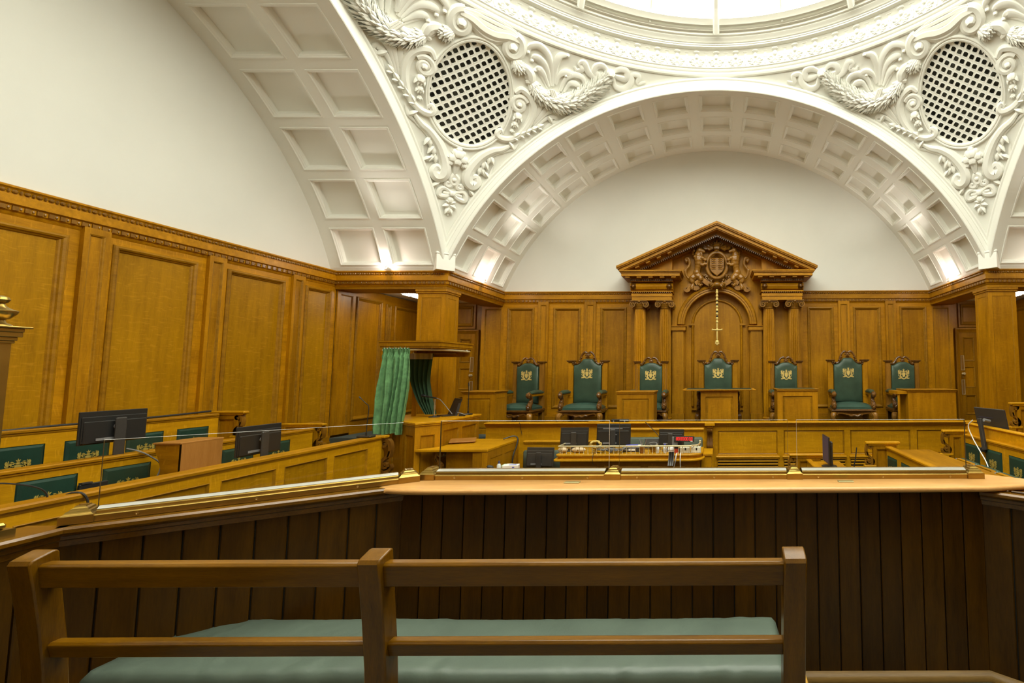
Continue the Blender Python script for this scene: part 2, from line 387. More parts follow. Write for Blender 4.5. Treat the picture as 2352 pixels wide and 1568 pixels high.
# ================================================================== SETTING
YC, RA, CZ, RS, WA = 3.395, 5.417, 2.693, 7.621, 5.07
ZC = 4.64                                    # top of the oak cornice
def st(o, label): return tag(o, label, None, None, 'structure')
b = MB(); b.box(-7.6, 7.6, -4.4, 11.6, -.12, 0)
st(b.build('floor', 'carpet2'), 'dark carpeted floor of the court well between the oak benches')
b = MB(); b.box(-7.14, 7.14, 8.56, 11.5, 0, 1.56)
st(b.build('floor_2', 'carpet2'), 'raised dais floor carrying the seven tall chairs along the back wall')
DOCK = [(-2.79, -1.2), (-2.79, 2.03), (-1.80, 2.76), (1.52, 2.76), (1.80, 2.53), (1.80, -1.2)]
b = MB(); b.prism(DOCK, 0, 1.04, 'xy')
st(b.build('floor_3', 'carpet', smooth=0), 'blue green carpet inside the dock below the dark planks')
b = MB(); b.box(-5.86, -4.93, -1.4, 6.8, 0, 1.0); b.box(-6.82, -5.88, -1.4, 6.7, 0, 1.2); b.box(-7.13, -6.83, -1.4, 6.6, 0, 1.4)
st(b.build('floor_4', 'carpet2'), 'stepped floor under the three rows of benches on the left')
b = MB(); b.box(1.35, 2.45, 3.4, 6.75, 0, .55); b.box(2.47, 3.58, 3.2, 6.75, 0, .85); b.box(3.6, 4.6, 3.0, 6.75, 0, 1.05)
st(b.build('floor_5', 'carpet2'), 'stepped floor under the benches on the right')

# walls: plaster shells; the oak panelling hangs on them
b = MB(); b.box(-5.3, 5.3, 10.86, 11.1, 0, 8.6)
wall_back = st(b.build('wall_back', 'wallp'), 'white plastered lunette wall above oak panelling behind the chairs')
b = MB(); b.box(-7.4, -7.17, -4.2, 11.4, 4.45, 8.6); b.box(-7.5, -7.25, -4.2, 11.4, 0, 4.5)
wall_left = st(b.build('wall_left', 'wallp'), 'large white plastered wall over tall oak panels on the left side')
b = MB(); b.box(7.17, 7.4, -4.2, 11.4, 4.45, 8.6); b.box(7.25, 7.5, -4.2, 11.4, 0, 4.5)
wall_right = st(b.build('wall_right', 'wallp'), 'oak panelled wall with plaster above on the right side')
b = MB(); b.box(-7.4, 7.4, -4.3, -4.08, 0, 8.6)
wall_front = st(b.build('wall_front', 'wallp'), 'wall behind the dock, plaster over an added oak lining')
b = MB(); b.box(-7.1, 7.1, -4.07, -4.03, 0, 4.5); b.build('added_oak_lining', 'oz', wall_front)  # unseen oak face added to keep bounced light off the dock planks

def side_panelling(wall, sgn):
    """tall panels and pilasters of one side wall; k stretches the measured run to the face plane"""
    k = 7.14/7.085; X = sgn*7.14; rz = R(90) if sgn < 0 else R(-90)
    def at(y0, y1, x=X): return (x, y0 if sgn < 0 else y1, 0)
    def bd(y0, y1, z0, z1, t, rects, x=X, **kw):
        y0, y1 = y0*k, y1*k; w = y1-y0
        rr = []
        for a, c, za, zb in rects:
            a, c = a*k-y0, c*k-y0
            if sgn > 0: a, c = w-c, w-a
            rr.append((a, za-z0, c, zb-z0))
        p = at(y0, y1, x); board(wall, (p[0], p[1], z0), rz, w, z1-z0, t, rr, **kw)
    PAN = [(2.77, 3.66), (4.05, 4.944), (5.318, 6.199), (6.586, 7.477), (7.854, 8.384)]
    bd(-1.6, 8.496, 0, 4.40, .03, [(a+.01, c-.01, 1.82, 4.26) for a, c in PAN], prof=BOLECT, fm='ox', pm='ol', mm='om', frame='panel_frame', panel='oak_panel')
    for a, c in [(3.77, 3.99), (5.034, 5.262), (6.307, 6.53), (7.576, 7.80)]:
        bd(a, c, 1.55, 4.40, .05, [(a+.045, c-.045, 1.75, 4.33)], x=X-sgn*.05, prof=SUNK, fm='oz', pm='oz', frame='pilaster', panel='pilaster_panel')
    bd(8.505, 8.93, 0, 4.42, .03, [(8.575, 8.868, 1.75, 4.24)], x=X-sgn*.03, prof=SUNK, fm='oz', pm='oz', frame='pilaster', panel='pilaster_panel')
    bd(8.93, 9.763, 0, 4.42, .03, [(8.99, 9.675, 1.83, 4.25)], prof=BOLECT, pm='oz', frame='panel_frame', panel='oak_panel')
    bd(9.763, 11.2, 0, 4.42, .03, [(9.83, 9.97, 1.83, 4.22), (10.10, 10.95, 1.83, 4.22)], x=X+sgn*.02, prof=BOLECT, pm='oz', frame='panel_frame', panel='oak_panel')
    q = MB(); s = -sgn
    q.box(X, X+s*.03, -1.5, 11.2, 1.50, 1.60); q.box(X, X+s*.045, -1.5, 11.2, 1.42, 1.50)
    q.build('dado_rail', 'oy', wall)
side_panelling(wall_left, -1); side_panelling(wall_right, 1)

kb = 10.82/10.76; YF = 10.82
def back_side(sg):
    """half of the back wall panelling, mirrored for the other side"""
    def bd(x0, x1, z0, z1, rects, y=YF, t=.03, **kw):
        x0, x1 = x0*kb, x1*kb
        a, c = (x0, x1) if sg < 0 else (-x1, -x0)
        rr = [(((q0*kb-x0) if sg < 0 else (x1-q1*kb)), za-z0, ((q1*kb-x0) if sg < 0 else (x1-q0*kb)), zb-z0) for q0, q1, za, zb in rects]
        board(wall_back, (a, y, z0), 0, c-a, z1-z0, t, rr, **kw)
    bd(-5.0, -2.0, 1.5, 4.42, [(-4.905, -4.30, 1.92, 4.26), (-3.83, -3.205, 1.92, 4.26), (-2.725, -2.13, 1.92, 4.26)], prof=BOLECT, pm='oz', frame='panel_frame', panel='oak_panel')
    for a, c in [(-4.191, -3.945), (-3.105, -2.838)]:
        bd(a, c, 1.76, 4.41, [(a+.05, c-.05, 1.95, 4.33)], y=YF-.045, t=.045, prof=SUNK, fm='oz', frame='pilaster', panel='pilaster_panel')
    bd(-5.53, -5.0, 1.5, 4.42, [(-5.45, -5.07, 1.92, 4.24)], prof=SUNK, pm='oz', fm='oz', frame='panel_frame', panel='oak_panel')
    s = sg
    q = MB(); q.box(s*5.03, s*2.0, YF-.06, YF, 1.56, 1.72); q.box(s*5.03, s*2.0, YF-.035, YF, 1.72, 1.77); q.build('skirting', 'ox', wall_back)
back_side(-1); back_side(1)
q = MB(); q.box(-2.02, 2.02, YF, YF+.03, 1.5, 4.6); q.build('panel_frame', 'oz', wall_back)

# alcoves behind the corner pillars: door wall, jamb, ceiling
def alcove(sg, n):
    a = MB(); a.box(sg*5.5, sg*7.2, 11.16, 11.35, 0, 4.6); a.box(sg*5.30, sg*5.56, YF+.03, 11.2, 0, 4.6)
    w = st(a.build('wall_alcove' if sg < 0 else 'wall_alcove.001', 'oz'), 'oak wall with the door in the %s corner recess' % ('left' if sg < 0 else 'right'))
    x0 = -6.62 if sg < 0 else 5.72
    xs = lambda a0, a1: ((a0, a1) if sg < 0 else (-a1, -a0))
    p0, p1 = xs(-6.66, -5.86)
    board(w, (p0, 11.12, 3.80), 0, p1-p0, .62, .04, [(.06, .07, p1-p0-.06, .55)], prof=BOLECT, frame='overdoor_frame', panel='overdoor_panel')
    d = top('door_%d' % n, 'six panel oak door with brass finger plates in the %s corner' % ('left' if sg < 0 else 'right'), None, ((p0+p1)/2, 11.13, 1.56), kind='structure')
    w_ = p1-p0
    board(d, (-w_/2, 0, 0), 0, w_, 2.12, .04, [(.09, .15, w_/2-.04, .62), (w_/2+.04, .15, w_-.09, .62), (.09, .78, w_/2-.04, 1.30), (w_/2+.04, .78, w_-.09, 1.30), (.09, 1.42, w_/2-.04, 2.0), (w_/2+.04, 1.42, w_-.09, 2.0)], prof=[(0, 0), (.01, .012), (.03, .004), (.04, -.016)], frame='door_leaf', panel='door_panel', fm='oz')
    q = MB(); q.ring((-w_/2-.10, -.3, w_/2+.10, 2.22), [(0, 0), (0, .03), (.03, .04), (.07, .02), (.10, .012), (.10, -.02)]); q.build('architrave', 'oz', d, smooth=0)
    lx = (w_/2-.055)*(1 if sg < 0 else -1)
    for z0, z1 in ((1.20, 1.56), (.62, .98)):
        q = MB(); q.box(lx-.042, lx+.042, -.012, -.002, z0, z1, c=.004); fp = q.build('finger_plate', 'brass', d)
        q = MB(); q.ring((lx-.040, z0+.002, lx+.040, z1-.002), [(0, .012), (.004, .016), (.010, .012)]); q.build('plate_rim', 'brassl', fp)
    q = MB(); q.lathe([(.03, 0), (.03, .008), (.014, .012), (.012, .04), (.028, .05), (.034, .065), (.026, .08), (0, .084)], 14, T=Matrix.Translation((lx, -.01, 1.12)) @ Matrix.Rotation(R(90), 4, 'X')); q.build('door_knob', 'brassl', d)
    q = MB(); q.box(lx-.02, lx+.02, -.012, 0, 1.02, 1.06, c=.004); q.build('keyhole_plate', 'brass', d)
    c = MB(); c.box(sg*5.5, sg*7.2, 8.98, 11.3, 4.44, 4.52)
    st(c.build('ceiling_alcove' if sg < 0 else 'ceiling_alcove.001', 'plaster'), 'low ceiling of the %s corner recess' % ('left' if sg < 0 else 'right'))
    return w
wl = alcove(-1, 1); wr = alcove(1, 2)
for sg in (-1, 1):                           # the two front corners, only to close the room
    c = MB(); c.box(sg*5.1, sg*7.2, -4.1, -1.7, 4.44, 4.52); st(c.build('ceiling_corner', 'plaster'), 'low ceiling of a corner recess behind the dock')

# beams over the alcoves and the cornice that runs round all of it
for sg in (-1, 1):
    q = MB(); q.box(sg*7.14, sg*5.56, 8.53, 9.0, 4.31, 4.62); q.box(sg*5.56, sg*5.06, 8.53, 10.86, 4.31, 4.62)
    st(q.build('beam', 'ox'), 'oak beam over the %s corner recess under the cornice' % ('left' if sg < 0 else 'right'))
def sweep_path(path, prof, mb, closed=False):
    rows = []
    n = len(path)
    for i in range(n):
        p = Vector(path[i])
        d0 = (p-Vector(path[i-1])).normalized() if i > 0 else None
        d1 = (Vector(path[i+1])-p).normalized() if i < n-1 else None
        n0 = Vector((d0.y, -d0.x)) if d0 else None; n1 = Vector((d1.y, -d1.x)) if d1 else None
        nn = (n0+n1)/(1+n0.dot(n1)) if d0 and d1 else (n0 or n1)
        rows.append([(p.x+nn.x*o, p.y+nn.y*o, z) for o, z in prof])
    return mb.strip(rows)
CPATH = [(-7.14, -1.8), (-7.14, 8.53), (-5.06, 8.53), (-5.06, 10.82), (-2.0, 10.82)]
CPROF = [(-.05, 4.645), (.070, 4.645), (.078, 4.638), (.078, 4.622), (.066, 4.612), (.055, 4.600), (.048, 4.570), (.050, 4.552), (.058, 4.548), (.058, 4.462), (.046, 4.452), (.036, 4.446), (.034, 4.40), (.018, 4.385), (.012, 4.365), (0, 4.35)]
def cornice(path, name, lab):
    c = MB(); sweep_path(path, CPROF, c); o = st(c.build(name, 'ox', smooth=30), lab)
    e = MB(); f = MB()
    for i in range(len(path)-1):
        a, d = Vector(path[i]), Vector(path[i+1]); L_ = (d-a).length; t = (d-a)/L_; nn = Vector((t.y, -t.x)); k = int(L_/.085)
        for j in range(k):
            p = a+t*((j+.5)/k*L_)
            c0 = p+nn*.058
            if c0.y < 1.5: continue
            Tm = Matrix.Translation((c0.x, c0.y, 4.586)) @ Matrix.Rotation(math.atan2(t.y, t.x), 4, 'Z')
            e.ball((-.022, 0, 0), (.024, .013, .019), 6, 4, T=Tm); e.ball((.02, 0, 0), (.013, .012, .022), 6, 4, T=Tm)
            c1 = p+nn*.036; Tm = Matrix.Translation((c1.x, c1.y, 4.422)) @ Matrix.Rotation(math.atan2(t.y, t.x), 4, 'Z')
            f.box(-.022, .022, -.012, .012, -.022, .022, T=Tm); f.ball((.042, 0, 0), (.011, .010, .018), 5, 4, T=Tm)
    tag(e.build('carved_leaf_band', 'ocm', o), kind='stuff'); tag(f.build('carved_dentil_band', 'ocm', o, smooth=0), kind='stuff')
    return o
cornice(CPATH, 'trim_1', 'carved oak cornice running along the left walls and over the left pillar')
cornice([(-x, y) for x, y in reversed(CPATH)], 'trim_2', 'carved oak cornice running along the right walls and over the right pillar')

def pillar(sg):
    x0, x1 = (-5.61, -5.09) if sg < 0 else (5.09, 5.61)
    o = MB(); o.box(x0, x1, 8.57, 9.0, 0, 4.32)
    o.box(x0-.02, x1+.02, 8.545, 9.02, 4.235, 4.26); o.box(x0-.035, x1+.035, 8.53, 9.035, 4.26, 4.312, c=.01); o.box(x0-.03, x1+.03, 8.54, 9.03, 1.42, 1.6, c=.01)
    p = st(o.build('pillar' if sg < 0 else 'pillar.001', 'oz'), 'square panelled oak pillar under the %s corner of the cornice' % ('left' if sg < 0 else 'right'))
    board(p, (x0, 8.565, 1.60), 0, .52, 2.635, .01, [(.075, .10, .445, 2.55)], prof=SUNK, fm='oz', frame='pillar_frame', panel='pillar_panel')
    if sg < 0: board(p, (x1+.005, 8.57, 1.60), R(90), .43, 2.635, .01, [(.075, .10, .355, 2.55)], prof=SUNK, fm='oz', frame='pillar_frame', panel='pillar_panel')
    else: board(p, (x0-.005, 9.0, 1.60), R(-90), .43, 2.635, .01, [(.075, .10, .355, 2.55)], prof=SUNK, fm='oz', frame='pillar_frame', panel='pillar_panel')
pillar(-1); pillar(1)

# ------------------------------------------------------------------ ceiling: four barrel vaults, pendentives, ring
ceiling = top('ceiling', 'white plaster ceiling of four arches and ornamented pendentives carrying the dome', None, (0, YC, CZ), kind='structure')
CC = [0, 9.6, 19.3, 29.0, 37.8, 46.6, 55.4, 64.3]; CANG = sorted([-c for c in CC[1:]]+CC); HALF = 3.66
def vpt(r, a, d): return (r*math.sin(R(a)), d, r*math.cos(R(a)))
def coffer_mesh(d0, d1, name):
    mb = MB(); K = 4
    def loop(ins, out):
        ai = math.degrees(ins/RA); a0, a1 = -HALF+ai, HALF-ai
        return [vpt(RA+out, a0+(a1-a0)*j/K, d0+ins) for j in range(K+1)]+[vpt(RA+out, a1+(a0-a1)*j/K, d1-ins) for j in range(K+1)]
    PR = [(0, 0), (.004, -.010), (.022, -.012), (.030, .004), (.044, .012), (.050, .030), (.056, .034), (.060, .098), (.066, .102)]
    mb.strip([loop(i, o) for i, o in PR], 0, True)
    lp = loop(*PR[-1]); n = K+1
    mb.add(lp, [(j, j+1, 2*n-2-j, 2*n-1-j) for j in range(K)])
    o = mb.build(name, 'plaster', None, smooth=25); me = o.data; bpy.data.objects.remove(o); return me
def vault(rz, depth0, depth1, rows, name, coffers=True):
    angs = [-68.35]
    for c in CANG: angs += [c-HALF, c-HALF/3, c+HALF/3, c+HALF]
    angs.append(68.35)
    ds = [depth0]+[x for r in rows for x in r]+[depth1]
    mb = MB()
    for i in range(len(angs)-1):
        am = (angs[i]+angs[i+1])/2; ina = any(abs(am-c) < HALF for c in CANG)
        for k in range(len(ds)-1):
            dm = (ds[k]+ds[k+1])/2
            if ina and any(r[0] < dm < r[1] for r in rows): continue
            mb.add([vpt(RA, angs[i], ds[k]), vpt(RA, angs[i+1], ds[k]), vpt(RA, angs[i+1], ds[k+1]), vpt(RA, angs[i], ds[k+1])], [(0, 1, 2, 3)])
    for s in (-1, 1):                        # foot of the vault down to the cornice
        p = vpt(RA, 68.35*s, 0); q = (s*5.062, 0, ZC-CZ)
        mb.add([(p[0], depth0, p[2]), (p[0], depth1, p[2]), (q[0], depth1, q[2]), (q[0], depth0, q[2])], [(0, 1, 2, 3)])
    o = mb.build('barrel_vault', 'plaster', ceiling, rz=rz, smooth=20)
    meshes = [coffer_mesh(r[0], r[1], 'coffer') for r in rows]
    for me in meshes:
        for a in CANG:
            c = link('coffer', me, o); c.rotation_euler = (0, R(a), 0)
    # archivolt on the arch face
    PR = [(RA, 5.12), (RA, 5.075), (5.419, 5.050), (5.430, 5.040), (5.488, 5.036), (5.491, 5.062), (5.499, 5.062), (5.502, 5.050), (5.575, 5.044), (5.578, 5.068), (5.587, 5.068), (5.590, 5.056), (5.622, 5.052), (5.638, 5.030), (5.656, 5.022), (5.670, 5.030), (5.674, 5.048), (5.682, 5.050), (5.690, 5.10)]
    rws = []
    for r, d in PR:
        t = min(68.2, math.degrees(math.asin(min(.9999, d/r)))); rws.append([vpt(r, -t+2*t*j/64, d) for j in range(65)])
    mb = MB(); mb.strip(rws); mb.build('archivolt', 'plaster', ceiling, rz=rz, smooth=9)
vault(0, 5.05, 7.47, [(5.185, 5.765), (5.955, 6.535), (6.725, 7.285)], 'back')
vault(R(90), 5.05, 7.20, [(5.24, 6.02), (6.17, 6.97)], 'left')
vault(R(-90), 5.05, 7.20, [(5.24, 6.02), (6.17, 6.97)], 'right')
vault(R(180), 5.05, 7.60, [], 'front')
# pendentives: patches of one sphere, local azimuth 0 on the diagonal
OVA, OVE, OVAZ, OVEL = 5.85, 6.25, .1, 39.0     # grille opening: half widths and centre in degrees
def spt(a, e, r=RS, diag=0.0):
    """point on the pendentive sphere; a runs along azimuth from the diagonal direction"""
    az = R(a+diag); return (r*math.cos(R(e))*-math.sin(az), r*math.cos(R(e))*math.cos(az), r*math.sin(R(e)))
def in_oval(a, e, g=1.0): return ((a-OVAZ)/(OVA*g))**2+((e-OVEL)/(OVE*g))**2 < 1
ERING = math.degrees(math.acos(5.0/RS))
def pendentive_mesh():
    mb = MB(); NA, NE = 120, 64; rows = []
    for i in range(NA+1):
        a = -45+90*i/NA; rho = 5.07/max(abs(math.cos(R(45+a))), abs(math.sin(R(45+a))))
        e0 = math.degrees(math.acos(min(1, rho/RS))); rows.append([(a, e0+(ERING-e0)*j/NE) for j in range(NE+1)])
    v = [spt(a, e) for r in rows for a, e in r]; f = []
    for i in range(NA):
        for j in range(NE):
            am = (rows[i][j][0]+rows[i+1][j+1][0])/2; em = (rows[i][j][1]+rows[i+1][j+1][1]+rows[i+1][j][1]+rows[i][j+1][1])/4
            if in_oval(am, em, 1.03): continue
            f.append((i*(NE+1)+j, i*(NE+1)+j+1, (i+1)*(NE+1)+j+1, (i+1)*(NE+1)+j))
    return mb.add(v, f)
exec_pend = []
for dg in (45, -45, 135, -135):
    o = pendentive_mesh().build('pendentive', 'plaster', ceiling, smooth=60, rz=R(dg)); exec_pend.append((dg, o))
for dg in (45, -45, 135, -135):
    c, s = math.cos(R(dg)), math.sin(R(dg)); x, y = -s*(5.12*2**.5), c*(5.12*2**.5)
    q = MB(); q.box(-.155, .155, -.15, .2, ZC-CZ-.005, 2.275, c=.004); q.box(-.165, .165, -.16, .2, 2.235, 2.275, c=.008)
    q.build('arch_springer', 'plaster', ceiling, (x, y, 0), rz=R(dg))
# dome ring
RP = [(5.06, 8.375), (5.03, 8.385), (5.01, 8.41), (5.005, 8.44), (4.985, 8.455), (4.975, 8.475), (4.985, 8.488), (4.955, 8.50), (4.955, 8.505), (4.965, 8.60), (4.95, 8.72), (4.90, 8.775), (4.885, 8.79), (4.885, 8.80), (4.80, 8.802), (4.80, 8.825), (4.785, 8.83), (4.785, 8.85), (4.765, 8.858), (4.745, 8.885), (4.715, 8.90), (4.70, 8.915), (4.70, 8.925), (4.66, 8.932), (4.655, 8.975), (4.56, 8.985)]
q = MB(); q.lathe([(r, z-CZ) for r, z in RP], 128, cap=False); q.build('dome_ring', 'plaster', ceiling, smooth=28)
e = MB(); NN = 84
for i in range(NN):
    a = 2*PI*i/NN
    T = Matrix.Rotation(a, 4, 'Z') @ Matrix.Translation((0, 4.955, 0))
    e.ball((0, -.035, 8.765-CZ), (.07, .05, .03), 8, 5, T=T); e.ball((.0, -.022, 8.70-CZ), (.045, .03, .05), 6, 4, T=T); e.ball((.185, -.03, 8.77-CZ), (.09, .03, .022), 6, 4, T=T)
    e.ball((.185, -.012, 8.69-CZ), (.035, .028, .055), 6, 4, T=T); e.tube([(.185, -.012, 8.53-CZ), (.185, -.02, 8.60-CZ), (.185, -.012, 8.66-CZ)], [.012, .026, .010], 5, T=T)
    for s in (-1, 1):
        e.tube([(s*(.075+.05*math.cos(t)), -.012, 8.60-CZ+.05*math.sin(t)) for t in [k*.8 for k in range(8)]], [.022]*6+[.018, .012], 6, T=T)
        e.tube([(s*.02, 0, 8.52-CZ), (s*.05, -.004, 8.545-CZ), (s*.10, 0, 8.53-CZ)], [.012, .024, .010], 5, T=T)
        e.ball((s*.075, -.012, 8.60-CZ), (.024, .022, .024), 6, 4, T=T)
tag(e.build('egg_and_scroll_frieze', 'relief', ceiling), kind='stuff')
# skylight
sky = top('window_1', 'glazed dome with white ribs over frosted backlit panes', None, (0, YC, 8.98), kind='structure')
def dome(r): return 1.75*(1-(r/4.6)**2)**.85
RR = [4.58, 4.3, 3.9, 3.3, 2.6, 1.8, .9, .45]
for i in range(24):
    a0, a1 = 2*PI*i/24, 2*PI*(i+1)/24; rows = []
    for r in RR: rows.append([(r*math.sin(a0+(a1-a0)*j/3), r*math.cos(a0+(a1-a0)*j/3), dome(r)+.012) for j in range(4)])
    q = MB(); q.strip(rows); q.build('pane', 'sky', sky, smooth=60)
for i in range(24):
    a = 2*PI*i/24; big = i % 2 == 0; q = MB()
    w, h = (.058, .17) if big else (.018, .035)
    pts = [(r*math.sin(a), r*math.cos(a), dome(r)-(.05 if big else .005)) for r in RR]
    t = (math.cos(a), -math.sin(a), 0); rows = []
    for p in pts: rows.append([tuple(Vector(p)+Vector(t)*x+Vector((0, 0, z))) for x, z in ((-w, h*.35), (-w, -h*.35), (-w*.5, -h*.5), (w*.5, -h*.5), (w, -h*.35), (w, h*.35))])
    q.strip(rows, 0, True); q.build('rib' if big else 'glazing_bar', 'ivory', sky, smooth=0)
q = MB(); q.lathe([(4.60, -.01), (4.60, .03), (4.52, .035), (4.50, .06), (4.45, .10)], 96, cap=False); q.build('curb', 'ivory', sky, smooth=20)
q = MB(); q.lathe([(.5, 1.62), (.5, 1.72), (0, 1.75)], 24); q.build('hub', 'ivory', sky)
# ------------------------------------------------------------------ ornament of the two pendentives in view (mirrored about each diagonal)
def on(a, e, lift=0.0): return Vector(spt(a, e, RS-lift))
def path_on(pts, k=5, lift=0.0): return [on(p[0], p[1], lift) for p in smooth2(pts, k)]
def nrm(pts): return [(-p.normalized()) for p in pts]
def otube(mb, pts, r, k=5, n=7, lift=None, flat=.75):
    lift = (max(r) if isinstance(r, list) else r)*.25 if lift is None else lift
    P = path_on(pts, k, lift)
    rr = r
    if isinstance(r, list):
        m = len(P); rr = []
        for i in range(m):
            t = i/(m-1)*(len(r)-1); j = min(int(t), len(r)-2); rr.append(r[j]*(1-t+j)+r[j+1]*(t-j))
    mb.tube(P, rr, n, up=nrm(P), flat=flat)
def oball(mb, a, e, r, lift=0.0, n=8, m=5):
    mb.ball(on(a, e, lift), r, n, m)
def spiral(a, e, r0, turns, start, sgn=1, n=22, r1=.12):
    """volute in azimuth/elevation degrees"""
    out = []
    for i in range(n+1):
        t = i/n; r = r0*(1-t)+r0*r1*t; g = start+sgn*turns*2*PI*t
        out.append((a+r*1.28*math.cos(g), e+r*math.sin(g)))
    return out
def leaf_on(mb, a0, e0, a1, e1, w, bend=.3, th=.02):
    """one pointed leaf lying on the surface from base to tip"""
    P0, P1 = on(a0, e0, .01), on(a1, e1, .03); d = P1-P0; nn = -P0.normalized(); s = d.cross(nn).normalized()
    rows = []
    for i in range(6):
        t = i/5; c = P0+d*t+nn*(th*math.sin(PI*t)+.01); ww = w*math.sin(PI*(t*.85+.12))*(1-t*.35)
        rows.append([tuple(c-s*ww-nn*.012), tuple(c-s*ww*.5+nn*.006), tuple(c+nn*(.016+th*.3)), tuple(c+s*ww*.5+nn*.006), tuple(c+s*ww-nn*.012)])
    mb.strip(rows)
def mir(pts, m): return [(-p[0]*m if m < 0 else p[0], p[1]) if m < 0 else p for p in pts]
def flip(pts, m): return [(p[0]*m, p[1]) for p in pts]
def garland_on(mb, pts, w, rng):
    """swag of overlapping laurel leaves over a core, fullest in the middle"""
    P = smooth2(pts, 9); m = len(P); core = [w*(.35+.65*math.sin(PI*min(1, max(0, i/(m-1))))**.8) for i in range(m)]
    P3 = [on(a, e, core[i]*.25) for i, (a, e) in enumerate(P)]
    mb.tube(P3, [c*.9 for c in core], 9, up=nrm(P3), flat=.8)
    for i in range(0, m-1, 1):
        d = (P3[min(m-1, i+1)]-P3[max(0, i-1)]).normalized(); nn = -P3[i].normalized(); sd = d.cross(nn).normalized(); c = core[i]
        for th in (-80, -48, -16, 16, 48, 80):
            if rng.random() < .12: continue
            t = R(th+rng.uniform(-9, 9)+(8 if i % 2 else -8)); ln = (.085+.55*c)*rng.uniform(.8, 1.15); wd = ln*.24
            rad = (sd*math.sin(t)+nn*math.cos(t)*.8).normalized(); b0 = P3[i]+rad*c*.80
            ax = (d+sd*math.sin(t)*.55+rad*.30).normalized(); ws = ax.cross(rad).normalized()
            q1, q2, q3 = b0+ax*ln*.35, b0+ax*ln*.7, b0+ax*ln+rad*.012
            mb.add([b0, q1+ws*wd, q1+rad*.016, q1-ws*wd, q2+ws*wd*.8+rad*.004, q2+rad*.018, q2-ws*wd*.8+rad*.004, q3], [(0, 1, 2), (0, 2, 3), (1, 4, 5, 2), (2, 5, 6, 3), (4, 7, 5), (5, 7, 6)])
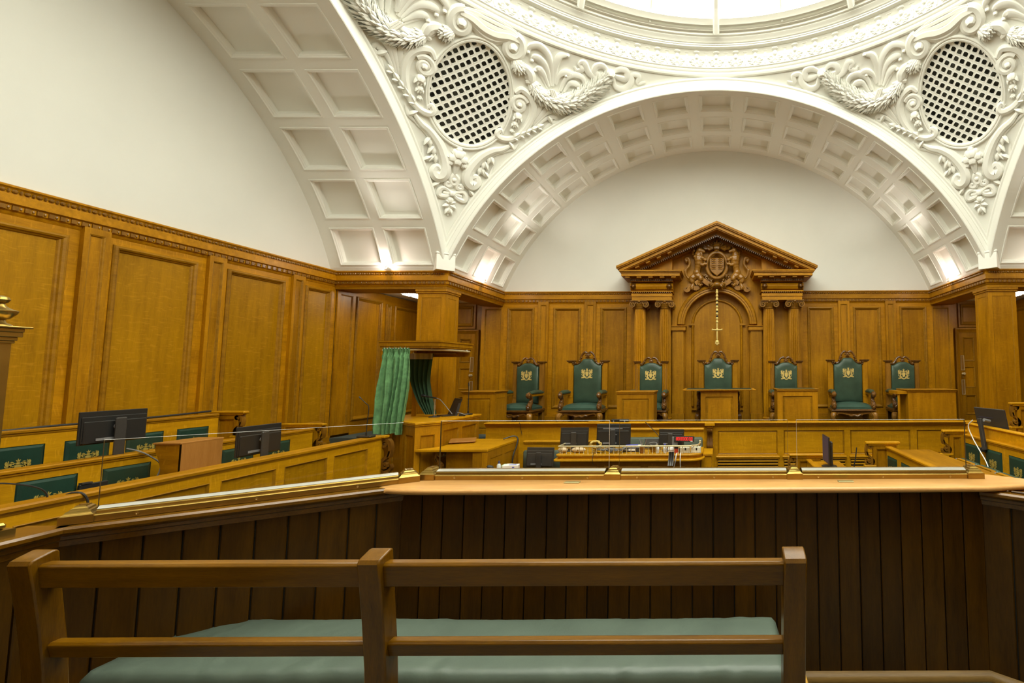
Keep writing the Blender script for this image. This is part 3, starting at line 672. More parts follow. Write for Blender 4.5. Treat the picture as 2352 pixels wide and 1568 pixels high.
def ornament(o, seed):
    rng = random.Random(seed)
    # frame of the oval: nested mouldings
    def ell(g, lift=0.0): return [on(OVAZ+OVA*g*math.cos(t), OVEL+OVE*g*math.sin(t), lift) for t in [2*PI*i/72 for i in range(72)]]
    q = MB(); rows = []
    for g, l in [(1.0, -.10), (1.0, .01), (1.015, .032), (1.045, .036), (1.06, .022), (1.068, .022), (1.08, .040), (1.10, .040), (1.115, .02), (1.125, -.02)]: rows.append(ell(g, l))
    q.strip(rows, 0, True); q.build('oval_frame', 'relief', o, smooth=35)
    # grille: plate of rounded square holes set in two diagonal directions
    q = MB(); uA, uB = (.745, .59), (-.745, .59)
    for i in range(-12, 13):
        for j in range(-12, 13):
            ca, ce = OVAZ+i*uA[0]+j*uB[0], OVEL+i*uA[1]+j*uB[1]
            if not in_oval(ca, ce, 1.09): continue
            outer = []; inner = []
            for k in range(8):
                t = 2*PI*k/8; cx_, cy_ = math.cos(t), math.sin(t); sq = 1/max(abs(cx_), abs(cy_))
                ox, oy = cx_*sq*.5, cy_*sq*.5; h = .365 if k % 2 == 0 else .43
                ix, iy = cx_*h, cy_*h
                outer.append((ca+uA[0]*ox+uB[0]*oy, ce+uA[1]*ox+uB[1]*oy)); inner.append((ca+uA[0]*ix+uB[0]*iy, ce+uA[1]*ix+uB[1]*iy))
            q.strip([[on(a, e, -.015) for a, e in outer], [on(a, e, -.012) for a, e in inner], [on(a, e, -.045) for a, e in inner]], 0, True)
    q.build('grille', 'relief', o, smooth=0)
    q = MB(); q.strip([[on(OVAZ+x, OVEL+y, -.34) for x in (-9, -4, 0, 4, 9)] for y in (-8, -4, 0, 4, 8)])
    q.strip([ell(1.02, -.10), ell(1.12, -.36)], 0, True)
    for (x0, y0, x1, y1) in [(-5, -6, 3, 7), (-3, 7, 5, -3), (-6, 1, 6, -4)]:
        q.tube([on(OVAZ+x0, OVEL+y0, -.22), on(OVAZ+x1, OVEL+y1, -.25)], .05, 6)
    q.build('duct', 'duct', o)
    # crowning cartouche band over the oval
    q = MB()
    for g, rr in ((0, .085), (.62, .06), (-.6, .055), (1.15, .05), (1.6, .035), (-1.0, .03)):
        otube(q, [(-5.2, 47.3+g*.35), (-3.4, 47.35+g*.6), (-1.2, 46.9+g), (.9, 46.9+g), (3.0, 47.3+g*.6), (4.9, 47.3+g*.35)], [rr*.7, rr, rr, rr, rr*.7])
    q.build('cartouche_band', 'relief', o)
    for m in (1, -1):
        F = lambda pts: flip(pts, m)
        # volute beside the band
        q = MB()
        otube(q, F(spiral(-4.3, 46.4, 1.45, 1.6, R(100), 1)), [.075, .072, .065, .055, .045, .055], 2); otube(q, F(spiral(-4.3, 46.4, 1.75, .8, R(95), 1)), [.03, .045, .035], 2)
        for g_ in (30, 75, 120): otube(q, F([(-4.3, 46.4), (-4.3-.9*math.cos(R(g_))*1.2, 46.4+.55*math.sin(R(g_))), (-4.3-1.3*math.cos(R(g_))*1.2, 46.3+.95*math.sin(R(g_)))]), [.02, .04, .02], 3)
        oball(q, -4.3*m, 46.4, .085, .02)
        q.build('volute', 'relief', o)
        q = MB(); garland_on(q, F([(-4.8, 45.3), (-5.5, 44.8), (-6.4, 44.2)]), .06, rng); q.build('leaf_drop', 'relief', o, smooth=0)
        q = MB(); otube(q, F([(-6.3, 44.9), (-7.4, 44.6), (-8.2, 44.1), (-8.4, 43.3), (-7.6, 43.0)]), [.04, .075, .085, .07, .03]); otube(q, F(spiral(-7.9, 43.9, .7, 1.2, R(80), 1)), [.04, .03], 2); q.build('scroll_cuff', 'relief', o)
        q = MB(); garland_on(q, F([(-8.4, 43.3), (-9.9, 42.3), (-11.9, 41.8), (-14.4, 41.8), (-16.7, 42.6), (-18.8, 43.9), (-20.8, 45.4), (-22.2, 46.6)]), .125, rng)
        q.build('garland', 'relief', o, smooth=0)
        q = MB()
        for w in (-.28, 0, .28): otube(q, F([(-12.1+w*1.2, 43.3), (-12.9+w*1.3, 42.3), (-13.7+w*1.4, 41.2)]), [.02, .032, .02], 4, lift=.11)
        q.build('binding_ribbon', 'relief', o)
        q = MB()
        oball(q, -22.7*m, 47.2, .085, .03); otube(q, F(spiral(-22.7, 47.2, .45, 1.2, 0, 1)), [.025, .02], 2, lift=.07)
        for L_, r_ in (([(-22.5, 47.2), (-21.0, 47.9), (-19.7, 47.6), (-19.5, 46.9), (-20.6, 46.7), (-22.5, 47.1)], [.03, .055, .06, .06, .05, .03]), ([(-22.9, 47.3), (-24.5, 48.0), (-25.9, 47.9), (-25.9, 47.0), (-24.7, 46.9), (-22.9, 47.1)], [.03, .055, .06, .06, .05, .03]),
                       ([(-22.2, 47.0), (-20.3, 46.2), (-18.5, 46.6), (-17.3, 47.6), (-16.5, 47.3), (-17.1, 46.8), (-16.2, 46.4), (-15.6, 46.8)], [.03, .05, .06, .06, .04, .05, .04, .02]),
                       ([(-23.3, 47.0), (-23.9, 45.7), (-25.6, 45.6), (-26.9, 46.6), (-27.1, 47.6), (-28.5, 47.6), (-28.4, 46.7), (-29.9, 47.0)], [.03, .05, .06, .06, .045, .05, .04, .02])):
            otube(q, F(L_), r_, flat=.45)
            otube(q, F([(p[0]*.985+-.3, p[1]*.99+.45) for p in L_]), [x*.5 for x in r_], flat=.6)
        q.build('ribbon_bow', 'relief', o)
        for L_ in ([(-12.3, 43.6), (-11.7, 45.6), (-10.5, 47.1), (-8.7, 47.8), (-7.1, 47.3), (-7.0, 46.6)], [(-12.0, 43.6), (-10.8, 45.4), (-9.5, 46.2), (-8.2, 46.3), (-7.9, 45.8)], [(-11.7, 43.4), (-10.4, 44.6), (-9.4, 45.1), (-8.7, 44.8)],
                   [(-12.6, 44.0), (-12.2, 46.2), (-12.6, 47.5), (-14.0, 47.9)], [(-12.8, 43.9), (-13.1, 45.1), (-14.1, 45.8), (-15.2, 45.7), (-14.3, 45.4)], [(-13.8, 43.3), (-14.3, 44.9), (-15.7, 45.8), (-17.4, 45.7), (-18.3, 44.6)], [(-14.4, 43.3), (-15.3, 44.6), (-16.5, 44.7), (-16.9, 44.3)]):
            q = MB(); otube(q, F(L_), [.022, .035, .055, .062, .05, .03], flat=.6)
            otube(q, F([(p[0]+.28, p[1]-.28) for p in L_[:-1]]), [.015, .022, .03, .028, .015], flat=.6); otube(q, F([(p[0]-.25, p[1]+.22) for p in L_[:-1]]), [.012, .02, .026, .022, .012], flat=.6)
            ex = L_[-1]; oball(q, ex[0]*m, ex[1], .035, .02); q.build('acanthus_frond', 'relief', o)
        for L_ in ([(-10.2, 37.6), (-11.7, 39.6), (-13.1, 40.6), (-15.4, 41.2)], [(-10.4, 37.6), (-12.1, 39.2), (-13.5, 39.7), (-13.9, 39.3)], [(-9.6, 37.9), (-10.5, 39.6), (-11.0, 41.2)], [(-10.0, 37.8), (-11.2, 39.6), (-12.4, 41.2)]):
            q = MB(); otube(q, F(L_), [.015, .035, .048, .022], flat=.6); q.build('leaf', 'relief', o)
        # big C-scroll with bell flowers
        q = MB()
        C = [(-6.3, 41.2), (-7.3, 41.9), (-9.0, 41.2), (-9.75, 39.8), (-9.4, 37.9), (-8.1, 36.0), (-6.5, 35.05), (-5.1, 35.0), (-4.75, 35.5), (-5.2, 36.0), (-5.5, 35.6)]
        otube(q, F(C), [.04, .06, .066, .06, .055, .055, .06, .055, .045, .035]); otube(q, F([(p[0]*.93-.2, p[1]*.985+.45) for p in C[:7]]), [.02, .03, .032, .03, .028, .02])
        otube(q, F(spiral(-7.3, 39.95, 1.15, 1.7, R(150), -1)), [.045, .05, .045, .04, .03], 2); oball(q, -7.35*m, 39.95, .05, .03)
        otube(q, F([(-9.4, 41.0), (-10.3, 40.6), (-10.0, 40.1)]), [.045, .04, .015], 4)
        q.build('c_scroll', 'relief', o)
        q = MB()
        for a, e, s in ((-7.4, 38.2, 1.0), (-7.15, 37.2, .75), (-6.9, 36.3, .45)):
            oball(q, a*m, e+.25*s, .075*s, .02)
            for g in (-.6, -.2, .2, .6): leaf_on(q, (a+g*.3)*m, e+.3*s, (a+g*1.25*s)*m, e-.62*s+abs(g)*.3, .045*s)
        q.build('bell_flower', 'relief', o)
        q = MB()
        for i in range(5):
            t = i/4; a, e = -7.2-3.6*t, 35.5+2.3*t; leaf_on(q, a*m, e, (a-1.0)*m, e+.9-t*.3, .05); leaf_on(q, a*m, e, (a-.9)*m, e-.15, .04)
        otube(q, F([(-7.0, 35.3), (-8.6, 36.2), (-9.8, 37.2), (-11.0, 37.8)]), [.03, .035, .03, .012]); q.build('trailing_leaf', 'relief', o)
        # lower S-scroll
        q = MB()
        S = [(-7.0, 34.3), (-5.8, 33.5), (-4.6, 33.0), (-3.2, 31.9), (-2.2, 30.5), (-1.6, 29.1), (-1.75, 28.0), (-2.5, 27.6), (-3.1, 28.2), (-2.8, 28.9), (-2.3, 28.6), (-2.5, 28.2)]
        otube(q, F(S), [.03, .055, .065, .07, .08, .10, .10, .085, .065, .05, .035]); otube(q, F([(p[0]-.55, p[1]-.28) for p in S[1:6]]), [.02, .03, .034, .034, .02]); otube(q, F([(p[0]+.5, p[1]+.2) for p in S[2:7]]), [.02, .032, .036, .036, .02])
        q.build('s_scroll', 'relief', o)
        q = MB()
        for a, e in ((-4.3, 31.6), (-3.6, 30.7), (-3.2, 29.8)): leaf_on(q, a*m, e+.6, (a-.7)*m, e-.5, .055); leaf_on(q, a*m, e+.5, (a+.15)*m, e-.6, .045)
        q.build('leaf_spray', 'relief', o)
        q = MB(); otube(q, F([(0, 25.9), (-.8, 25.4), (-1.7, 25.3), (-1.8, 26.0), (-1.2, 26.4), (0, 25.9)]), [.03, .045, .05, .05, .04, .03]); otube(q, F([(0, 25.9), (-.8, 25.8), (-1.3, 25.8)]), [.03, .04, .03]); q.build('small_bow', 'relief', o)
        q = MB(); otube(q, F(spiral(-.85, 27.05, .42, 1.3, R(60), -1)), [.045, .04, .03], 2); q.build('small_volute', 'relief', o)
    for m in (1, -1):
        for L_ in ([(-6.2, 33.2), (-7.6, 34.0), (-8.3, 34.9)], [(-11.5, 37.2), (-13.2, 38.9), (-14.8, 39.4)], [(-16.2, 41.0), (-17.6, 42.0), (-19.2, 42.6)], [(-3.6, 27.6), (-4.6, 29.2), (-5.0, 30.9)], [(-2.2, 25.0), (-2.9, 26.2), (-3.2, 27.3)]):
            q = MB(); otube(q, flip(L_, m), [.015, .035, .015], 5, flat=.6); leaf_on(q, L_[1][0]*m, L_[1][1], (L_[1][0]+.9)*m, L_[1][1]+.8, .05); q.build('side_leaf', 'relief', o)
    q = MB()
    for a, e, r in ((.2, 31.2, .10), (.9, 30.6, .085), (-.6, 30.7, .085), (.2, 30.3, .09), (1.1, 29.9, .06), (-.8, 30.0, .06), (.2, 31.8, .06), (.7, 31.4, .06), (-.4, 31.4, .06)): oball(q, a, e, r, .02)
    for t in range(8): leaf_on(q, .2, 30.6, .2+1.5*math.cos(t*PI/4), 30.6+1.1*math.sin(t*PI/4), .05)
    q.build('shell_boss', 'relief', o)
    q = MB(); otube(q, [(.2, 28.5), (-.35, 28.0), (-.2, 27.3), (.3, 27.2), (.6, 27.8), (.2, 28.5)], .045); oball(q, .15, 27.8, .045, .02); otube(q, [(.2, 29.9), (.2, 29.2), (.2, 28.6)], [.07, .05, .03], 3); q.build('pendant_drop', 'relief', o)
    q = MB(); oball(q, .2, 25.0, .06, .02); oball(q, .1, 25.9, .055, .03)
    otube(q, [(.2, 24.8), (.2, 24.0), (.2, 22.8)], [.025, .04, .015])
    for s in (-1, 1): leaf_on(q, .2, 24.3, .2+s*.95, 24.0, .06); leaf_on(q, .2, 23.9, .2+s*.5, 23.0, .05); leaf_on(q, .2, 24.5, .2+s*.7, 24.9, .04)
    q.build('floret', 'relief', o)
for dg, o in exec_pend[:2]: ornament(o, 5)
# ================================================================== BACK OF THE COURT
def emblem(mb, s, y0, y1, mi=0, T=None):
    """gilt city arms: shield between two winged supporters, helm and crest above, motto ribbon below"""
    def S(p, w): mb.stroke([(x*s, z*s) for x, z in p], [q*s for q in w] if isinstance(w, list) else [w*s, w*s], y0, y1, 'xz', mi, T, 4)
    mb.prism([(-.26*s, .30*s), (0, .34*s), (.26*s, .30*s), (.26*s, -.12*s), (.15*s, -.40*s), (0, -.54*s), (-.15*s, -.40*s), (-.26*s, -.12*s)], y0, y1, 'xz', mi, T)
    mb.prism([(-.13*s, .38*s), (.13*s, .38*s), (.15*s, .55*s), (0, .66*s), (-.15*s, .55*s)], y0, y1, 'xz', mi, T)
    S([(0, .62), (0, .80), (0, 1.02)], [.13, .12, .02]); 
    for g in (-1, 1):
        S([(.05*g, .62), (.12*g, .80), (.20*g, .88)], [.08, .08, .02])
        S([(.16*g, .44), (.30*g, .52), (.36*g, .40), (.44*g, .50)], [.06, .08, .07, .04])
        S([(.40*g, -.58), (.62*g, -.30), (.52*g, .02), (.60*g, .30), (.52*g, .52), (.62*g, .66)], [.20, .24, .24, .22, .17, .06])
        S([(.58*g, .58), (.46*g, .66), (.34*g, .62)], [.16, .13, .05])
        S([(.60*g, .16), (.82*g, .34), (.92*g, .62), (.86*g, .80)], [.20, .22, .16, .03]); S([(.66*g, .10), (.92*g, .16), (1.0*g, .34)], [.12, .12, .03]); S([(.74*g, .42), (.76*g, .66), (.70*g, .86)], [.10, .09, .02])
        S([(.54*g, .10), (.40*g, .20), (.28*g, .16)], [.12, .09, .06]); S([(.52*g, -.08), (.40*g, -.10), (.29*g, -.02)], [.11, .08, .06])
        S([(.46*g, -.40), (.34*g, -.46), (.26*g, -.62)], [.15, .11, .08]); S([(.60*g, -.36), (.70*g, -.50), (.62*g, -.66)], [.16, .12, .08])
        S([(.64*g, -.30), (.86*g, -.30), (.94*g, -.10), (.82*g, .02), (.88*g, .12)], [.08, .07, .07, .06, .02])
        S([(.96*g, -.62), (.74*g, -.74), (.44*g, -.66), (.20*g, -.76), (0, -.82)], [.10, .17, .16, .17, .18]); S([(.96*g, -.60), (.90*g, -.76), (.98*g, -.84)], [.08, .08, .03])
def scroll_end(mb, x, z0, z1, y0, y1, s=1, mi=0):
    """carved S-scroll console seen from its side, volutes at both ends; s picks the side it bulges to"""
    h = z1-z0; k = h/.33
    def P(q): return [(x+s*a*k, z0+b*k) for a, b in q]
    top_v = [(.00+.036*(1-t*.75)*math.cos(R(80)+t*7.5), .285+.036*(1-t*.75)*math.sin(R(80)+t*7.5)) for t in [i/12 for i in range(13)]]
    mb.stroke(P([(.045, .150), (.058, .21), (.056, .27), (.03, .318)]+top_v[2:]), [.03*k, .035*k, .034*k, .026*k, .022*k, .020*k, .018*k], y0, y1, 'xz', mi, None, 3)
    bot = [(.012+.052*(1-t*.8)*math.cos(R(150)-t*9.0), .072+.052*(1-t*.8)*math.sin(R(150)-t*9.0)) for t in [i/14 for i in range(15)]]
    mb.stroke(P([(.055, .215), (.035, .165), (-.010, .125), (-.048, .075), (-.040, .030), (.005, .012), (.050, .025), (.062, .065)]+bot[6:]), [.022*k, .03*k, .040*k, .044*k, .040*k, .034*k, .03*k, .026*k, .022*k, .018*k], y0, y1, 'xz', mi, None, 3)
    for a, b, r in ((0, .285, .013), (.012, .072, .016)): mb.ball((x+s*a*k, (y0+y1)/2, z0+b*k), (r*k, abs(y1-y0)*.56, r*k), 8, 6, mi)
    for a, b in ((-.045, .105), (-.052, .05), (.045, .012)): mb.ball((x+s*a*k, (y0+y1)/2, z0+b*k), (.016*k, abs(y1-y0)*.5, .02*k), 7, 5, mi)

# ------------------------------------------------------------------ pedimented surround
ae = top('pedimented_surround', 'carved oak pedimented surround with paired fluted columns on the back wall', 'surround', (0, 10.82, 1.56))
def az(z): return z-1.56
def ay(y): return y-10.82
GX, GZ, GK = 2.215, 5.075, .4535             # eave tip and slope of the gable
def gable(x, dz=0): return az(GZ+(GX-abs(x))*GK+dz)
q = MB(); N_ = 40; rr, zc_ = .755, az(3.84)
fr = []
for s in (-1, 1): fr.append([(s*1.04, 0), (s*1.04, gable(1.04, -.20)), (s*rr, gable(rr, -.20)), (s*rr, 0)])
for p in fr: q.prism(p, ay(10.62), -.005)
for i in range(N_):
    t0, t1 = PI-PI*i/N_, PI-PI*(i+1)/N_; x0, x1 = rr*math.cos(t0), rr*math.cos(t1)
    q.prism([(x0, zc_+rr*math.sin(t0)), (x1, zc_+rr*math.sin(t1)), (x1, gable(x1, -.20)), (x0, gable(x0, -.20))], ay(10.62), -.005)
q.build('tympanum', 'oz', ae, smooth=0)
def arch_sweep(mb, prof, zc, n=40, foot=None):
    rows = []
    for r, y in prof:
        row = [(r*math.cos(PI-PI*i/n), y, zc+r*math.sin(PI-PI*i/n)) for i in range(n+1)]
        if foot is not None: row = [(-r, y, foot)]+row+[(r, y, foot)]
        rows.append(row)
    return mb.strip(rows)
q = MB(); arch_sweep(q, [(.750, ay(10.76)), (.750, ay(10.585)), (.762, ay(10.575)), (.800, ay(10.580)), (.803, ay(10.560)), (.845, ay(10.565)), (.848, ay(10.545)), (.895, ay(10.535)), (.915, ay(10.555)), (.93, ay(10.62))], zc_)
q.build('arch_moulding', 'ox', ae, smooth=30)
q = MB(); arch_sweep(q, [(.54, ay(10.81)), (.545, ay(10.775)), (.565, ay(10.755)), (.59, ay(10.765)), (.605, ay(10.80))], az(3.85), foot=az(1.95))
for s in (-1, 1): q.box(s*.535, s*.66, ay(10.75), ay(10.81), az(3.83), az(3.875))
q.box(-.60, .60, ay(10.76), ay(10.81), az(1.86), az(1.90)); q.build('inner_arch_moulding', 'ox', ae, smooth=30)
q = MB(); q.box(-.54, .54, ay(10.798), ay(10.81), az(1.9), az(3.85)); arch = [(.54*math.cos(PI*i/30), az(3.85)+.54*math.sin(PI*i/30)) for i in range(31)]; q.prism(arch, ay(10.798), ay(10.81)); q.build('arched_panel', 'oz', ae, smooth=0)
for s in (-1, 1):
    q = MB(); x0, x1 = s*.775, s*1.03
    q.box(x0, x1, ay(10.56), ay(10.63), 0, az(3.69)); q.box(s*.755, s*1.045, ay(10.53), ay(10.63), 0, az(1.80)); q.build('jamb_pilaster', 'oz', ae)
    q = MB(); q.box(s*.725, s*1.055, ay(10.52), ay(10.80), az(3.70), az(3.785)); q.box(s*.71, s*1.065, ay(10.50), ay(10.80), az(3.785), az(3.80)); q.box(s*.74, s*1.045, ay(10.535), ay(10.80), az(3.685), az(3.70)); q.build('impost', 'ox', ae)
    # boards behind the columns
    q = MB(); q.box(s*1.04, s*2.0, ay(10.66), -.005, 0, az(4.40)); q.box(s*1.04, s*2.0, ay(10.55), -.005, 0, az(1.70)); q.box(s*1.03, s*2.02, ay(10.53), -.005, az(1.70), az(1.74)); q.build('column_backing', 'oz', ae)
    for cx in (1.177, 1.752):
        q = MB(); cy = ay(10.42); nf = 20; n = nf*6; rows = []
        for z, r in ((1.74, .142), (2.4, .142), (3.2, .134), (4.19, .122)):
            rows.append([((s*cx)+(r-(.017*r/.14)*max(0, math.sin(PI*((j % 6)/6)))**.7)*math.cos(2*PI*j/n), cy+(r-(.017*r/.14)*max(0, math.sin(PI*((j % 6)/6)))**.7)*math.sin(2*PI*j/n), az(z)) for j in range(n)])
        q.strip(rows, 0, True); q.build('column_shaft', 'oz', ae, smooth=50)
        q = MB(); q.lathe([(.20, 0), (.20, .05), (.185, .055), (.195, .085), (.185, .11), (.155, .12), (.155, .135), (.17, .15), (.16, .175), (.14, .18)], 28, (s*cx, cy, 0)); q.box(s*cx-.20, s*cx+.20, cy-.20, cy+.2, -.0, .045, c=.006); q.build('column_base', 'ox', ae, smooth=30)
        # Ionic capital
        q = MB(); zt = az(4.355)
        q.box(s*cx-.19, s*cx+.19, cy-.19, cy+.19, zt-.028, zt, c=.006)
        q.lathe([(.125, zt-.19), (.135, zt-.175), (.125, zt-.165), (.155, zt-.11), (.165, zt-.075), (.15, zt-.06)], 24, (s*cx, cy, 0))
        for yy in (cy-.165, cy+.10):
            for g in (-1, 1):
                vx = s*cx+g*.145; pts = [(vx+g*.072*(1-t*.82)*math.cos(R(95)-t*10.5), zt-.10+.072*(1-t*.82)*math.sin(R(95)-t*10.5)) for t in [i/20 for i in range(21)]]
                q.stroke(pts, [.030, .026, .022, .016], yy, yy+.065, 'xz', 0, None, 2); q.ball((vx, yy+.03, zt-.10), (.017, .045, .017), 8, 6)
            q.stroke([(s*cx-.15, zt-.032), (s*cx, zt-.045), (s*cx+.15, zt-.032)], .03, yy+.005, yy+.06)
            for g in (-.08, -.04, 0, .04, .08): q.ball((s*cx+g, yy+.02, zt-.075), (.018, .028, .026), 7, 5)
            q.ball((s*cx, yy, zt-.03), (.04, .03, .028), 8, 5)
        for g in (-1, 1): q.tube([(s*cx+g*.145, cy-.13, zt-.10), (s*cx+g*.145, cy, zt-.10), (s*cx+g*.145, cy+.13, zt-.10)], [.065, .045, .065], 10)
        q.build('column_capital', 'ocm', ae, smooth=40)
    # entablature block
    X0, X1 = 1.02, 1.915
    q = MB(); q.box(s*X0, s*X1, ay(10.28), -.005, az(4.355), az(4.44)); q.box(s*(X0-.01), s*(X1+.01), ay(10.265), -.005, az(4.44), az(4.51)); q.box(s*(X0-.03), s*(X1+.03), ay(10.235), -.005, az(4.535), az(4.565), c=.006); q.build('architrave', 'ox', ae)
    q = MB()
    for i in range(20): q.ball((s*(X0+.02+i*.045), ay(10.255), az(4.522)), (.018, .02, .016), 6, 4)
    tag(q.build('carved_band', 'oc', ae), kind='stuff')
    q = MB(); pr = [(ay(10.30)+0, az(4.57)), (ay(10.24), az(4.60)), (ay(10.215), az(4.66)), (ay(10.24), az(4.72)), (ay(10.30), az(4.755)), (-.02, az(4.755)), (-.02, az(4.57))]
    q.prism(pr, s*(X0-.03), s*(X1+.03), 'yz'); q.build('pulvinated_frieze', 'ox', ae, smooth=40)
    for xe in (X0+.05, X1-.04):
        q = MB()
        for i in range(4): q.tube([(s*(xe+(i-1.5)*.022), ay(10.27), az(4.585)), (s*(xe+(i-1.5)*.03), ay(10.195), az(4.66)), (s*(xe+(i-1.5)*.022), ay(10.27), az(4.74))], [.012, .022, .012], 7)
        q.ball((s*xe, ay(10.19), az(4.66)), (.03, .02, .035), 8, 6); q.build('carved_frieze_end', 'oc', ae)
    # horizontal cornice with dentils and modillions
    q = MB()
    for za, zb, pj in ((4.765, 4.80, .03), (4.86, 4.93, .20), (4.93, 4.955, .225), (4.955, 4.985, .245)): q.box(s*(X0-pj), s*(X1+pj), ay(10.24-pj), -.005, az(za), az(zb), c=.004)
    q.box(s*(X0-.02), s*(X1+.02), ay(10.22), -.005, az(4.80), az(4.87)); q.build('cornice', 'ox', ae)
    for i in range(5):
        q = MB(); x = s*(X0-.06+i*.255); q.box(x-.052, x+.052, ay(10.06), ay(10.24), az(4.825), az(4.862), c=.006); q.build('modillion', 'ox', ae)
    q = MB()
    for i in range(24): x = s*(X0-.02+i*.041); q.box(x-.012, x+.012, ay(10.185), ay(10.23), az(4.775), az(4.815))
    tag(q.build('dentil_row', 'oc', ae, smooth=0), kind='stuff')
    q = MB(); q.prism([(s*1.03, az(4.98)), (s*2.0, az(4.98)), (s*1.03, gable(1.03, -.18))], ay(10.45), -.005); q.build('gable_wing', 'oz', ae, smooth=0)
    # raking cornice
    def rake(mb, d0, d1, yf, xe=GX):
        mb.prism([(s*xe, gable(xe, d0)), (0, gable(0, d0)), (0, gable(0, d1)), (s*xe, gable(xe, d1))], ay(yf), -.005)
    q = MB(); rake(q, 0, -.05, 9.98); rake(q, -.05, -.075, 10.0, GX-.02); rake(q, -.078, -.145, 10.04, GX-.06); rake(q, -.145, -.165, 10.07, GX-.09); q.build('raking_cornice', 'ox', ae, smooth=0)
    q = MB(); rake(q, -.165, -.24, 10.27, GX-.30); rake(q, -.24, -.275, 10.38, GX-.36); q.build('raking_bed_moulding', 'ox', ae, smooth=0)
    ang = math.atan(GK)
    for i in range(4):
        q = MB(); x = s*(1.78-i*.24); T = Matrix.Translation((x, 0, gable(x, -.187))) @ Matrix.Rotation(s*ang, 4, 'Y'); q.box(-.05, .05, ay(10.11), ay(10.30), -.024, .022, c=.005, T=T); q.build('raking_modillion', 'ox', ae)
    q = MB()
    for i in range(44):
        x = s*(1.80-i*.042); T = Matrix.Translation((x, 0, gable(x, -.262))) @ Matrix.Rotation(s*ang, 4, 'Y'); q.box(-.012, .012, ay(10.24), ay(10.40), -.02, .02, T=T)
    tag(q.build('raking_dentil_row', 'oc', ae, smooth=0), kind='stuff')

# ------------------------------------------------------------------ royal arms carved in oak
ra = top('carved_coat_of_arms', 'carved oak royal arms with lion, unicorn and crown inside the pediment', 'carving', (0, 10.585, 5.165))
q = MB()                                     # oval belt
q.tube([(.235*math.cos(t), -.10, .03+.30*math.sin(t)) for t in [2*PI*i/40 for i in range(40)]], .040, 10, closed=True, flat=1.0); q.build('garter_belt', 'ocl', ra)
q = MB(); sh = [(-.165, .20), (-.06, .185), (0, .20), (.06, .185), (.165, .20), (.170, -.02), (.13, -.12), (.0, -.225), (-.13, -.12), (-.170, -.02)]
q.prism(sh, -.13, -.02); shield = bev(q.build('shield', 'ocl', ra, smooth=0), .012)
q = MB()
for gx, gz in ((-1, 1), (1, 1), (-1, -1), (1, -1)):
    for i in range(3):
        z = gz*.055+.02+i*.045*(1 if gz > 0 else .9)-(.03 if gz < 0 else 0); q.tube([(gx*.03, -.135, z), (gx*.07, -.145, z+.016), (gx*.105, -.14, z), (gx*.135, -.135, z+.02)], [.010, .013, .012, .006], 6)
q.box(-.004, .004, -.142, -.12, -.19, .19); q.box(-.16, .16, -.142, -.12, .01, .018); q.build('quartering', 'ocl', ra)
q = MB()                                     # crown and crest on the helm
q.lathe([(.05, .33), (.075, .35), (.062, .375), (.070, .40), (.095, .42), (.095, .45), (.08, .46)], 14, (0, -.08, 0))
for k in range(4): q.box(-.05+.028*k, -.035+.028*k, -.178, -.16, .40, .445)
q.lathe([(.085, .46), (.10, .49), (.085, .52)], 16, (0, -.08, 0))
for i in range(7): t = PI*i/6; q.ball((.095*math.cos(t), -.08-.07*math.sin(t), .54), .026, 7, 5)
q.tube([(-.10, -.08, .52), (-.08, -.08, .60), (0, -.08, .61), (.08, -.08, .60), (.10, -.08, .52)], .02, 8); q.tube([(0, -.17, .52), (0, -.16, .60), (0, -.08, .62)], .02, 8); q.ball((0, -.08, .645), .03, 8, 6)
for s in (-1, 1):
    for a, b_, r in ((.17, .55, .034), (.25, .50, .04), (.22, .42, .034), (.33, .44, .034), (.31, .54, .036), (.40, .50, .03), (.16, .63, .028), (.27, .60, .03), (.12, .70, .022)): q.tube(smooth2([(s*.08, -.07, .44), (s*a*.8, -.10, b_-.02), (s*a, -.09, b_+.03), (s*(a+.07), -.08, b_-.02)], 5), [r*.6, r, r, r*.5, r*.3], 7)
q.build('crown_and_mantling', 'ocm', ra)
